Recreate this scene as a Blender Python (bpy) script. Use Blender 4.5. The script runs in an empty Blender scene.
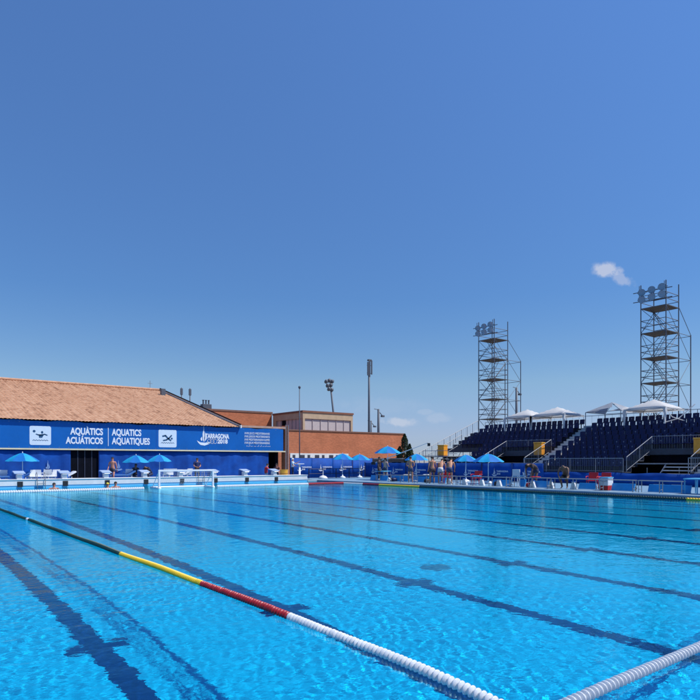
import bpy, bmesh, math, random
import numpy as np
from mathutils import Vector, Matrix
random.seed(4)
R = math.radians
S = bpy.context.scene
COL = S.collection

# ------------------------------------------------------------------ camera
cam_data = bpy.data.cameras.new('camera')
cam = bpy.data.objects.new('camera', cam_data); COL.objects.link(cam)
cam.location = (0, 0, 1.6)
cam.rotation_euler = (R(90), 0, R(-37.6))
cam_data.sensor_width = 36
cam_data.lens = 36 * 625 / 700
cam_data.shift_y = 111 / 700
cam_data.clip_end = 6000
cam_data.clip_start = .05
S.camera = cam

# ------------------------------------------------------------------ sky, sun, exposure
SUN_EL, SUN_AZ = R(54), R(133)
world = bpy.data.worlds.new('World'); S.world = world
world.use_nodes = True
wn = world.node_tree; wn.nodes.clear()
wo = wn.nodes.new('ShaderNodeOutputWorld'); bg = wn.nodes.new('ShaderNodeBackground')
sky = wn.nodes.new('ShaderNodeTexSky'); sky.sky_type = 'NISHITA'; sky.sun_disc = False
sky.sun_elevation = SUN_EL; sky.sun_rotation = SUN_AZ
sky.altitude = 300; sky.air_density = 1.0; sky.dust_density = 0.0; sky.ozone_density = 6.0
bg.inputs['Strength'].default_value = 0.11
wn.links.new(bg.outputs[0], wo.inputs[0])
# small clouds of the sky itself: noise inside soft angular windows
tc = wn.nodes.new('ShaderNodeTexCoord')
def wmath(op, a, b=None, c=None, clamp=False):
    n = wn.nodes.new('ShaderNodeMath'); n.operation = op; n.use_clamp = clamp
    for i, v in enumerate((a, b, c)):
        if v is None: continue
        if isinstance(v, (int, float)): n.inputs[i].default_value = v
        else: wn.links.new(v, n.inputs[i])
    return n.outputs[0]
def wdot(v):
    n = wn.nodes.new('ShaderNodeVectorMath'); n.operation = 'DOT_PRODUCT'
    wn.links.new(tc.outputs['Generated'], n.inputs[0]); n.inputs[1].default_value = v
    return n.outputs['Value']
def skydir(px, py):
    t, e = (px-350)/625, (461-py)/625
    return Vector((.6102 + .7923*t, .7923 - .6102*t, e)).normalized()
nz = wn.nodes.new('ShaderNodeTexNoise'); nz.inputs['Scale'].default_value = 60; nz.inputs['Detail'].default_value = 6
nz.inputs['Roughness'].default_value = .6
wn.links.new(tc.outputs['Generated'], nz.inputs['Vector'])
total = None
for (px, py, sx, sy, tilt, amt, thr) in ((608, 271, 18, 9, .3, .62, .36), (620, 278, 18, 7, .55, .35, .36), (399, 422, 24, 6, .02, .45, .3), (438, 418, 16, 7, 0, .16, .3),
                              (425, 412, 12, 4, 0, .14, .3), (380, 405, 60, 12, 0, .06, .3)):
    d = skydir(px, py); rgt = d.cross(Vector((0, 0, 1))).normalized(); up = rgt.cross(d).normalized()
    r2 = (rgt*math.cos(tilt) - up*math.sin(tilt)); u2 = (up*math.cos(tilt) + rgt*math.sin(tilt))
    a = wmath('DIVIDE', wdot(r2), sx/625); b_ = wmath('DIVIDE', wdot(u2), sy/625)
    rr = wmath('ADD', wmath('POWER', wmath('ABSOLUTE', a), 2.0), wmath('POWER', wmath('ABSOLUTE', b_), 2.0))
    fall = wmath('SUBTRACT', 1.0, rr, clamp=True)
    front = wmath('GREATER_THAN', wdot(d), 0.5)
    body = wmath('MULTIPLY', wmath('MULTIPLY', wmath('SUBTRACT', wmath('ADD', wmath('MULTIPLY', fall, .55), wmath('MULTIPLY', nz.outputs[0], 1.5)), .78 + thr*.3, clamp=True), 2.2, clamp=True), fall)
    body = wmath('MULTIPLY', wmath('MULTIPLY', body, 1.7, clamp=True), front)
    body = wmath('MULTIPLY', body, amt)
    total = body if total is None else wmath('MAXIMUM', total, body)
hs = wn.nodes.new('ShaderNodeHueSaturation'); hs.inputs['Saturation'].default_value = 1.2
wn.links.new(sky.outputs[0], hs.inputs['Color'])
sx_ = wn.nodes.new('ShaderNodeSeparateXYZ'); wn.links.new(tc.outputs['Generated'], sx_.inputs[0])
rp = wn.nodes.new('ShaderNodeValToRGB'); wn.links.new(sx_.outputs['Z'], rp.inputs[0])      # clear blue air down to the horizon
e = rp.color_ramp.elements; e[0].position = 0; e[0].color = (.50, .62, 1, 1); e[1].position = .6; e[1].color = (2.6, 1.66, 1.59, 1)
for p_, c_ in ((.045, (.76, .72, .96, 1)), (.12, (1.2, 1.0, .95, 1)), (.25, (1.28, 1.09, 1.12, 1))):
    q = e.new(p_); q.color = c_
tm = wn.nodes.new('ShaderNodeMix'); tm.data_type = 'RGBA'; tm.blend_type = 'MULTIPLY'; tm.inputs['Factor'].default_value = 1
wn.links.new(hs.outputs[0], tm.inputs['A']); wn.links.new(rp.outputs[0], tm.inputs['B'])
mixc = wn.nodes.new('ShaderNodeMix'); mixc.data_type = 'RGBA'
wn.links.new(total, mixc.inputs['Factor'])
wn.links.new(tm.outputs['Result'], mixc.inputs['A']); mixc.inputs['B'].default_value = (6.2, 6.4, 7.2, 1)
wn.links.new(mixc.outputs['Result'], bg.inputs['Color'])

sd = bpy.data.lights.new('sun', 'SUN'); sd.energy = 5.0; sd.angle = R(.53); sd.color = (1, .96, .9)
try: sd.cycles.is_caustics_light = True
except Exception: pass
sun = bpy.data.objects.new('sun', sd); COL.objects.link(sun)
to_sun = Vector((math.sin(SUN_AZ)*math.cos(SUN_EL), math.cos(SUN_AZ)*math.cos(SUN_EL), math.sin(SUN_EL)))
sun.rotation_euler = to_sun.to_track_quat('Z', 'Y').to_euler()
sun.location = (20, 0, 40)

S.render.engine = 'CYCLES'
S.view_settings.view_transform = 'Standard'; S.view_settings.look = 'None'
S.view_settings.exposure = 0.0; S.view_settings.gamma = 1.0
S.cycles.use_denoising = True
S.cycles.max_bounces = 8; S.cycles.transmission_bounces = 6; S.cycles.transparent_max_bounces = 12
S.cycles.caustics_refractive = True; S.cycles.caustics_reflective = False
S.cycles.blur_glossy = 0.5; S.cycles.sample_clamp_indirect = 6

# ------------------------------------------------------------------ materials
MATS = {}
def mat(name, col, rough=.6, var=.12, scale=3.0, metal=0.0, spec=.5, bump=0, bscale=40, col2=None, trans=0.0, stretch=None):
    if name in MATS: return MATS[name]
    m = bpy.data.materials.new(name); m.use_nodes = True
    nt = m.node_tree; p = nt.nodes['Principled BSDF']
    p.inputs['Roughness'].default_value = rough; p.inputs['Metallic'].default_value = metal
    p.inputs['Specular IOR Level'].default_value = spec
    t = nt.nodes.new('ShaderNodeTexCoord'); n = nt.nodes.new('ShaderNodeTexNoise')
    n.inputs['Scale'].default_value = scale; n.inputs['Detail'].default_value = 5; n.inputs['Roughness'].default_value = .65
    if stretch:
        mp = nt.nodes.new('ShaderNodeMapping'); mp.inputs['Scale'].default_value = stretch
        nt.links.new(t.outputs['Object'], mp.inputs[0]); nt.links.new(mp.outputs[0], n.inputs['Vector'])
    else: nt.links.new(t.outputs['Object'], n.inputs['Vector'])
    r = nt.nodes.new('ShaderNodeValToRGB')
    c2 = col2 or tuple(min(1, c*(1+var)) for c in col)
    r.color_ramp.elements[0].position = .32; r.color_ramp.elements[1].position = .68
    r.color_ramp.elements[0].color = (*[c*(1-var) for c in col], 1); r.color_ramp.elements[1].color = (*c2, 1)
    nt.links.new(n.outputs[0], r.inputs[0]); nt.links.new(r.outputs[0], p.inputs['Base Color'])
    if bump:
        b = nt.nodes.new('ShaderNodeBump'); n2 = nt.nodes.new('ShaderNodeTexNoise'); n2.inputs['Scale'].default_value = bscale
        nt.links.new(t.outputs['Object'], n2.inputs['Vector']); b.inputs['Strength'].default_value = bump; b.inputs['Distance'].default_value = .02
        nt.links.new(n2.outputs[0], b.inputs['Height']); nt.links.new(b.outputs[0], p.inputs['Normal'])
    if trans:
        tr = nt.nodes.new('ShaderNodeBsdfTranslucent'); nt.links.new(r.outputs[0], tr.inputs[0])
        mx = nt.nodes.new('ShaderNodeMixShader'); mx.inputs[0].default_value = trans
        nt.links.new(p.outputs[0], mx.inputs[1]); nt.links.new(tr.outputs[0], mx.inputs[2])
        nt.links.new(mx.outputs[0], nt.nodes['Material Output'].inputs[0])
    MATS[name] = m
    return m

# ------------------------------------------------------------------ mesh helpers
class MB:
    def __init__(s): s.v = []; s.f = []; s.mi = []; s.cur = 0; s.M = Matrix.Identity(4)
    def add(s, vs, fs):
        o = len(s.v); s.v += [tuple(s.M @ Vector(v)) for v in vs]
        s.f += [tuple(i+o for i in f) for f in fs]; s.mi += [s.cur]*len(fs); return s
    def box(s, x0, x1, y0, y1, z0, z1):
        vs = [(x, y, z) for z in (z0, z1) for y in (y0, y1) for x in (x0, x1)]
        return s.add(vs, [(0,2,3,1),(4,5,7,6),(0,1,5,4),(2,6,7,3),(0,4,6,2),(1,3,7,5)])
    def cbox(s, c, d): 
        return s.box(c[0]-d[0]/2, c[0]+d[0]/2, c[1]-d[1]/2, c[1]+d[1]/2, c[2]-d[2]/2, c[2]+d[2]/2)
    def tube(s, pts, r, n=6, caps=True):
        pts = [Vector(p) for p in pts]; rs = r if isinstance(r, (list, tuple)) else [r]*len(pts)
        rings = []; vs = []
        for i, p in enumerate(pts):
            d = (pts[min(i+1, len(pts)-1)] - pts[max(i-1, 0)]).normalized()
            a = d.cross(Vector((0, 0, 1)) if abs(d.z) < .95 else Vector((1, 0, 0))).normalized(); b = d.cross(a)
            for k in range(n):
                t = 2*math.pi*k/n; vs.append(tuple(p + (a*math.cos(t) + b*math.sin(t))*rs[i]))
        fs = [(i*n+k, i*n+(k+1) % n, (i+1)*n+(k+1) % n, (i+1)*n+k) for i in range(len(pts)-1) for k in range(n)]
        if caps: fs += [tuple(range(n))[::-1], tuple((len(pts)-1)*n+k for k in range(n))]
        return s.add(vs, fs)
    def lathe(s, prof, n=16, c=(0, 0, 0)):
        vs = [(c[0]+r*math.cos(2*math.pi*k/n), c[1]+r*math.sin(2*math.pi*k/n), c[2]+z) for r, z in prof for k in range(n)]
        fs = [(i*n+k, i*n+(k+1) % n, (i+1)*n+(k+1) % n, (i+1)*n+k) for i in range(len(prof)-1) for k in range(n)]
        return s.add(vs, fs)
    def prism(s, poly, y0, y1):      # polygon in x,z, extruded along y
        n = len(poly); vs = [(x, y0, z) for x, z in poly] + [(x, y1, z) for x, z in poly]
        return s.add(vs, [tuple(range(n)), tuple(range(2*n-1, n-1, -1))] + [(i, i+n, (i+1) % n+n, (i+1) % n) for i in range(n)])
    def build(s, name, m, parent=None, smooth=False, loc=None, rot=None, bevel=0):
        me = bpy.data.meshes.new(name); me.from_pydata(s.v, [], s.f)
        ms = m if isinstance(m, (list, tuple)) else [m]
        for x in ms: me.materials.append(x)
        if len(ms) > 1: me.polygons.foreach_set('material_index', s.mi)
        bm = bmesh.new(); bm.from_mesh(me); bmesh.ops.recalc_face_normals(bm, faces=bm.faces)
        if bevel: bmesh.ops.bevel(bm, geom=[e for e in bm.edges if len(e.link_faces) == 2 and e.calc_face_angle(0) > .6], offset=bevel, segments=2, affect='EDGES', profile=.6)
        bm.to_mesh(me); bm.free()
        if smooth: me.polygons.foreach_set('use_smooth', [True]*len(me.polygons))
        o = bpy.data.objects.new(name, me); COL.objects.link(o)
        if parent: o.parent = parent
        if loc: o.location = loc
        if rot: o.rotation_euler = rot
        return o
def tag(o, label=None, cat=None, group=None, kind=None):
    if label: o['label'] = label
    if cat: o['category'] = cat
    if group: o['group'] = group
    if kind: o['kind'] = kind
    return o
def thing(name, loc, rz=0, label=None, cat=None, group=None):
    o = bpy.data.objects.new(name, None); COL.objects.link(o); o.empty_display_size = .2
    o.location = loc; o.rotation_euler = (0, 0, rz); return tag(o, label, cat, group)
def kids(o): return [c for c in bpy.data.objects if c.parent == o]
def copy_tree(o, loc=None, rz=None, label=None, group=None, scale=None):
    c = o.copy(); COL.objects.link(c)
    for ch in kids(o):
        k = ch.copy(); COL.objects.link(k); k.parent = c
        for g in kids(ch):
            q = g.copy(); COL.objects.link(q); q.parent = k
    if loc: c.location = loc
    if rz is not None: c.rotation_euler = (0, 0, rz)
    if scale: c.scale = scale
    if label: c['label'] = label
    if group: c['group'] = group
    return c
def atY(px, Y):       # the x of a place on the line y = Y seen along a bearing
    t = (px-350)/625; return (.6102 + .7923*t)*Y/(.7923 - .6102*t)
def atX(px, X):
    t = (px-350)/625; return (.7923 - .6102*t)*X/(.6102 + .7923*t)
def zat(py, X, Y): return 1.6 + (461-py)*(.7923*Y + .6102*X)/625

# ================================================================== SETTING
WX0, WX1, WY0, WY1 = -6.0, 28.4, .9, 41.1       # pool basin
FLOOR = -1.85
def ring_sheet(name, m, x0, x1, y0, y1, hx0, hx1, hy0, hy1, z):
    b = MB(); xs = [x0, hx0, hx1, x1]; ys = [y0, hy0, hy1, y1]
    vs = [(x, y, z) for y in ys for x in xs]
    fs = [(j*4+i, j*4+i+1, (j+1)*4+i+1, (j+1)*4+i) for j in range(3) for i in range(3) if not (i == 1 and j == 1)]
    b.add(vs, fs); return tag(b.build(name, m), kind='structure')
m_ground = mat('ground_earth', (.30, .27, .23), .9, .2, .3)
m_deck = mat('deck_paving', (.17, .29, .40), .55, .12, 1.5, bump=.2, bscale=20)
ring_sheet('ground', m_ground, -2500, 2500, -2500, 2500, -8, 30, -1.5, 43, .04)
ring_sheet('pool_deck', m_deck, -40, 37.9, -8, 57.9, WX0-.02, WX1+.02, WY0-.02, WY1+.5, .09)

def pool_mat():
    m = mat('pool_tile', (.012, .60, .95), .35, .05, 1.2); nt = m.node_tree; p = nt.nodes['Principled BSDF']
    src = p.inputs['Base Color'].links[0].from_socket
    t = nt.nodes.new('ShaderNodeTexCoord'); br = nt.nodes.new('ShaderNodeTexBrick')
    br.offset = 0; br.inputs['Scale'].default_value = 4; br.inputs['Mortar Size'].default_value = .018
    br.inputs['Brick Width'].default_value = .5; br.inputs['Row Height'].default_value = .5
    br.inputs['Color1'].default_value = (1, 1, 1, 1); br.inputs['Color2'].default_value = (.93, .95, .96, 1); br.inputs['Mortar'].default_value = (.86, .88, .9, 1)
    nt.links.new(t.outputs['Object'], br.inputs['Vector'])
    mx = nt.nodes.new('ShaderNodeMix'); mx.data_type = 'RGBA'; mx.blend_type = 'MULTIPLY'; mx.inputs['Factor'].default_value = 1
    nt.links.new(src, mx.inputs['A']); nt.links.new(br.outputs[0], mx.inputs['B']); nt.links.new(mx.outputs['Result'], p.inputs['Base Color'])
    return m
m_pool = pool_mat()
b = MB()
b.add([(WX0, WY0, FLOOR), (WX1, WY0, FLOOR), (WX1, WY1, FLOOR), (WX0, WY1, FLOOR)], [(0, 1, 2, 3)])
pool_floor = tag(b.build('pool_floor', m_pool), kind='structure')
m_wallt = mat('pool_wall_tile', (.16, .50, .74), .35, .05, 1.2)
b = MB(); T = .3
b.box(WX1, WX1+T, WY0-T, WY1+T, FLOOR-.2, .02); b.box(WX0-T, WX0, WY0-T, WY1+T, FLOOR-.2, .02)
b.box(WX0, WX1, WY0-T, WY0, FLOOR-.2, .02); b.box(WX0, WX1, WY1, WY1+T, FLOOR-.2, .0)
basin = tag(b.build('pool_basin_wall', m_wallt), kind='structure')
m_line = mat('line_tile', (.006, .03, .16), .4, .12, 3)
for k in range(-2, 12):
    x = -.42 + 2.5*k
    if x < WX0+1: continue
    b = MB(); b.box(x-.13, x+.13, 2.9, WY1-2, FLOOR+.001, FLOOR+.006)
    b.box(x-.34, x-.13, 7.3, 7.58, FLOOR+.001, FLOOR+.006); b.box(x+.13, x+.34, 7.3, 7.58, FLOOR+.001, FLOOR+.006)
    b.box(x-.34, x-.13, 34, 34.28, FLOOR+.001, FLOOR+.006); b.box(x+.13, x+.34, 34, 34.28, FLOOR+.001, FLOOR+.006)
    tag(b.build('lane_line', m_line), kind='structure')
    o = pool_floor
b = MB(); b.lathe([(0, .012), (.26, .012), (.30, .006), (.30, 0)], 28)
dr = tag(b.build('floor_drain', mat('drain', (.05, .16, .3), .5)), 'dark round drain grate set in the pool floor between two lane lines', 'drain')
dr.location = (8.2, 8.1, FLOOR+.002)

# water: a real wave surface
def water():
    def axis(lo, hi, near, far, c, reach):
        xs = [c]; 
        while xs[-1] < hi: xs.append(xs[-1] + near + (far-near)*min(1, max(0, (xs[-1]-c-reach)/18)))
        ys = [c]
        while ys[-1] > lo: ys.append(ys[-1] - near - (far-near)*min(1, max(0, (c-ys[-1]-reach)/18)))
        a = np.array(sorted(set(ys[1:] + xs))); a[0] = lo; a[-1] = hi; return a
    xs = axis(WX0, WX1, .02, .14, 4.0, 3.5); ys = axis(WY0, WY1, .02, .16, 5.0, 4)
    X, Y = np.meshgrid(xs, ys); Z = np.zeros_like(X)
    rng = np.random.RandomState(3)
    XX = X + .25*np.sin(Y*.9+1) + .12*np.sin(Y*2.3+X*.7); YY = Y + .25*np.sin(X*.8) + .1*np.sin(X*2.1-Y*.5)
    dist = np.hypot(X, Y)
    for i in range(130):
        if i < 90: lam = .075*(2.8 ** rng.rand()); slope = AMP*(.6+.8*rng.rand())
        else: lam = .45*(5 ** rng.rand()); slope = AMP*.36*(.6+.8*rng.rand())
        th = rng.randn()*.8 + R(62) + (math.pi/2 if rng.rand() < .35 else 0)
        k = 2*math.pi/lam; ph = rng.rand()*6.28
        fade = 1/(1+np.exp((dist - (lam/.11)*11)/(1.2+lam*3)))
        Z += slope/k*np.sin(k*(XX*math.cos(th) + YY*math.sin(th)) + ph)*fade
    Z *= .92 + .28*np.sin(X*.55+Y*.31+1)*np.sin(Y*.42-X*.23) + .14*np.sin(X*1.1-Y*.9)
    ny, nx = X.shape
    me = bpy.data.meshes.new('pool_water')
    co = np.stack([X, Y, Z], -1).reshape(-1, 3)
    idx = np.arange(nx*ny).reshape(ny, nx)
    f = np.stack([idx[:-1, :-1], idx[:-1, 1:], idx[1:, 1:], idx[1:, :-1]], -1).reshape(-1, 4)
    me.vertices.add(len(co)); me.vertices.foreach_set('co', co.ravel())
    me.loops.add(f.size); me.loops.foreach_set('vertex_index', f.ravel().astype(np.int32))
    me.polygons.add(len(f)); me.polygons.foreach_set('loop_start', np.arange(0, f.size, 4, dtype=np.int32))
    me.polygons.foreach_set('use_smooth', np.ones(len(f), bool)); me.update(); me.validate()
    print('water verts', len(co), 'slope', AMP)
    m = bpy.data.materials.new('water'); m.use_nodes = True; nt = m.node_tree; nt.nodes.clear()
    out = nt.nodes.new('ShaderNodeOutputMaterial')
    g = nt.nodes.new('ShaderNodeBsdfGlass'); g.inputs['IOR'].default_value = 1.33; g.inputs['Roughness'].default_value = 0
    g.inputs['Color'].default_value = (.45, .95, 1, 1)
    nt.links.new(g.outputs[0], out.inputs[0])
    if BUMP:
        t = nt.nodes.new('ShaderNodeTexCoord'); prev = None
        for sc, dist in ((2.2, .020), (7.0, .006)):
            mp = nt.nodes.new('ShaderNodeMapping'); mp.inputs['Scale'].default_value = (1.0, 1.5, 1); mp.inputs['Rotation'].default_value = (0, 0, R(-30))
            n = nt.nodes.new('ShaderNodeTexNoise'); n.inputs['Scale'].default_value = sc; n.inputs['Detail'].default_value = 3
            nt.links.new(t.outputs['Object'], mp.inputs[0]); nt.links.new(mp.outputs[0], n.inputs['Vector'])
            bp = nt.nodes.new('ShaderNodeBump'); bp.inputs['Strength'].default_value = BUMP; bp.inputs['Distance'].default_value = dist
            nt.links.new(n.outputs[0], bp.inputs['Height'])
            if prev: nt.links.new(prev, bp.inputs['Normal'])
            prev = bp.outputs[0]
        nt.links.new(prev, g.inputs['Normal'])
    me.materials.append(m)
    o = bpy.data.objects.new('pool_water', me); COL.objects.link(o); tag(o, kind='structure')
    o.cycles.is_caustics_caster = True
    return o
AMP = .0025; BUMP = .45
water()
for o in bpy.data.objects:
    if o.name.startswith(('pool_floor', 'lane_line', 'pool_basin', 'floor_drain')): o.cycles.is_caustics_receiver = True

# ================================================================== MATERIALS OF THE THINGS
m_white = mat('white_plastic', (.74, .76, .78), .4, .06, 4)
m_paint = mat('white_paint', (.70, .70, .68), .6, .08, 2)
m_blue = mat('blue_tarp', (.002, .055, .30), .75, .18, .9, col2=(.003, .082, .40), spec=.25)
m_banner = mat('banner_vinyl', (.0005, .108, .40), .5, .08, .7, spec=.3, bump=.5, bscale=1.6)
m_black = mat('black_rubber', (.012, .012, .015), .6, .2)
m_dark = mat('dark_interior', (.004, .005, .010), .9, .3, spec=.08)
m_brick = None
m_tan = mat('tan_render', (.50, .37, .24), .8, .12, 1.5)
m_steel = mat('galvanised_steel', (.34, .35, .37), .38, .15, 8, metal=.75)
m_gsteel = mat('grey_steel', (.24, .25, .27), .5, .15, 8, metal=.3)
m_pole = mat('pole_grey', (.075, .09, .12), .55, .15, 6)
m_navy = mat('navy_plastic', (.002, .004, .045), .5, .25, 2.0, col2=(.004, .009, .085), spec=.35)
m_orange = mat('orange_plastic', (.85, .33, .02), .5, .12, 5)
m_yellow = mat('yellow_float', (.75, .50, .02), .4, .08, 5)
m_red = mat('red_float', (.33, .010, .02), .4, .12, 5)
m_green = mat('green_float', (.006, .045, .04), .4, .15, 5)
m_wfloat = mat('white_float', (.84, .86, .88), .3, .05, 5, trans=.35)
m_cyan = mat('cyan_vinyl', (.02, .30, .68), .45, .1, 3)
m_cyan2 = mat('pale_cyan_paint', (.10, .42, .66), .5, .1, 3)
m_redp = mat('red_plastic', (.55, .02, .02), .4, .1, 3)
m_tent = mat('tent_cloth', (.84, .84, .83), .8, .03, 2, trans=.5)
m_wood = mat('plank', (.075, .068, .065), .8, .3, 6)
def brick_mat(name, c1, c2, mortar, sc=1.0):
    m = bpy.data.materials.new(name); m.use_nodes = True; nt = m.node_tree; p = nt.nodes['Principled BSDF']; p.inputs['Roughness'].default_value = .85
    t = nt.nodes.new('ShaderNodeTexCoord'); sp = nt.nodes.new('ShaderNodeSeparateXYZ'); nt.links.new(t.outputs['Object'], sp.inputs[0])
    ad = nt.nodes.new('ShaderNodeMath'); ad.operation = 'ADD'; nt.links.new(sp.outputs['X'], ad.inputs[0]); nt.links.new(sp.outputs['Y'], ad.inputs[1])
    cb = nt.nodes.new('ShaderNodeCombineXYZ'); nt.links.new(ad.outputs[0], cb.inputs['X']); nt.links.new(sp.outputs['Z'], cb.inputs['Y'])
    br = nt.nodes.new('ShaderNodeTexBrick'); br.inputs['Scale'].default_value = sc; br.inputs['Brick Width'].default_value = .25; br.inputs['Row Height'].default_value = .08
    br.inputs['Mortar Size'].default_value = .008; br.inputs['Color1'].default_value = (*c1, 1); br.inputs['Color2'].default_value = (*c2, 1); br.inputs['Mortar'].default_value = (*mortar, 1)
    nt.links.new(cb.outputs[0], br.inputs['Vector'])
    n = nt.nodes.new('ShaderNodeTexNoise'); n.inputs['Scale'].default_value = .5; n.inputs['Detail'].default_value = 6; nt.links.new(t.outputs['Object'], n.inputs['Vector'])
    r = nt.nodes.new('ShaderNodeValToRGB'); r.color_ramp.elements[0].position = .3; r.color_ramp.elements[1].position = .7
    r.color_ramp.elements[0].color = (.78, .76, .74, 1); r.color_ramp.elements[1].color = (1.0, 1.0, 1.0, 1); nt.links.new(n.outputs[0], r.inputs[0])
    mx = nt.nodes.new('ShaderNodeMix'); mx.data_type = 'RGBA'; mx.blend_type = 'MULTIPLY'; mx.inputs['Factor'].default_value = 1
    nt.links.new(br.outputs[0], mx.inputs['A']); nt.links.new(r.outputs[0], mx.inputs['B']); nt.links.new(mx.outputs['Result'], p.inputs['Base Color'])
    return m
m_brick = brick_mat('orange_brick', (.64, .19, .078), (.47, .13, .05), (.42, .21, .12))

# ================================================================== POOL END WALL WITH STARTING BLOCKS
ordw = ['first', 'second', 'third', 'fourth', 'fifth', 'sixth', 'seventh', 'eighth', 'ninth', 'tenth', 'eleventh', 'twelfth']
ew = thing('end_wall', (0, WY1, 0), 0, 'long low white end wall of the pool that carries the starting blocks', 'wall')
b = MB(); b.box(WX0, 27.4, .002, 1.2, .14, .47); b.build('wall_body', m_paint, ew)
b = MB(); b.box(WX0, 27.4, .002+.03, 1.15, -.3, .14); b.build('tile_band', m_wallt, ew)
b = MB(); b.box(WX0, 27.43, -.035, 1.22, .47, .51); b.build('coping', m_paint, ew, bevel=.008)
BX = [-.42+2.5*k for k in range(0, 11)]
for i, x in enumerate(BX):
    if x < 4: continue
    b = MB(); b.box(x-.15, x+.15, -.015, .0, .06, .38); b.build('recess_plate', m_black, ew)
blk = thing('starting_block', (0, 0, 0), 0, 'x', 'starting block')
b = MB(); b.prism([(-.15, 0), (.15, 0), (.13, .30), (-.13, .30)], .12, .52); b.build('pedestal', m_white, blk, bevel=.01)
b = MB(); b.add([(-.3, -.02, .32), (.3, -.02, .32), (.3, .62, .44), (-.3, .62, .44), (-.3, -.02, .37), (.3, -.02, .37), (.3, .62, .5), (-.3, .62, .5)],
      [(0,1,2,3),(4,5,6,7),(0,1,5,4),(1,2,6,5),(2,3,7,6),(3,0,4,7)]); b.build('platform', mat('block_top', (.34, .44, .60), .5, .06), blk, bevel=.012)
b = MB(); b.prism([(-.33, .02), (.33, .02), (.33, .50), (-.33, .50)], .66, .70); b.build('back_panel', mat('block_blue', (.03, .13, .48), .4, .1), blk, bevel=.01)
b = MB(); b.tube([(-.17, .0, .25), (-.17, -.04, .29), (.17, -.04, .29), (.17, .0, .25)], .014); b.build('hand_grip', m_steel, blk)
n_ = 0
for x in BX:
    if x < 6: continue
    lab = 'white starting block with blue back panel, %s from the left along the far wall' % ordw[n_]
    if n_ == 0: blk.location = (x, WY1+.05, .51); blk['label'] = lab; blk['group'] = 'starting blocks on the far pool wall'
    else: copy_tree(blk, (x, WY1+.05, .51), 0, lab, 'starting blocks on the far pool wall')
    n_ += 1
def pool_ladder(x, lab):
    t = thing('pool_ladder', (x, WY1, 0), 0, lab, 'pool ladder', 'ladders on the far pool wall')
    for s in (-.22, .22):
        b = MB(); b.tube([(s, .35, .52), (s, .3, .80), (s, .12, .92), (s, -.07, .80), (s, -.09, -.7)], .02); b.build('handrail', m_gsteel, t, smooth=True)
    for k in range(4):
        b = MB(); b.box(-.21, .21, -.13, -.05, .22-.28*k, .25-.28*k); b.build('step', m_gsteel, t)
pool_ladder(atY(41, WY1), 'steel pool ladder on the far wall, left of the dark doorway')
pool_ladder(atY(201, WY1), 'steel pool ladder on the far wall, in front of the standing person in navy')

# ================================================================== TILED-ROOF BUILDING
BY = 46.0
hall = thing('pool_building', (0, BY, 0), 0, 'long low pool building with an orange tiled pitched roof on the left', 'building')
b = MB(); b.box(-14, 23.9, .2, 34, .05, 4.28); b.build('wall', m_brick, hall)
b = MB(); b.box(23.9, 28.3, .2, 9, 2.40, 4.34); b.build('annex_wall', m_brick, hall)
b = MB(); b.box(23.9, 26.6, .2, .45, .05, 2.40); b.build('annex_wall', m_brick, hall)
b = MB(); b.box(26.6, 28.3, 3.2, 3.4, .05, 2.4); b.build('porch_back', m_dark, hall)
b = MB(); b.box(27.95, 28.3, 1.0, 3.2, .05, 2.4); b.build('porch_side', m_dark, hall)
b = MB(); b.box(23.9, 28.35, -.12, 9.1, 4.35, 4.52); b.build('annex_fascia', mat('pink_coping', (.45, .27, .20), .8, .12), hall)
b = MB(); b.box(28.32, 28.75, .02, .5, .05, 4.62); b.build('brick_column', m_brick, hall)
for x in (28.42, 28.64):
    b = MB(); b.tube([(x, -.06, .09), (x, -.06, 4.7)], .045, 8); b.build('drainpipe', m_gsteel, hall)
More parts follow.
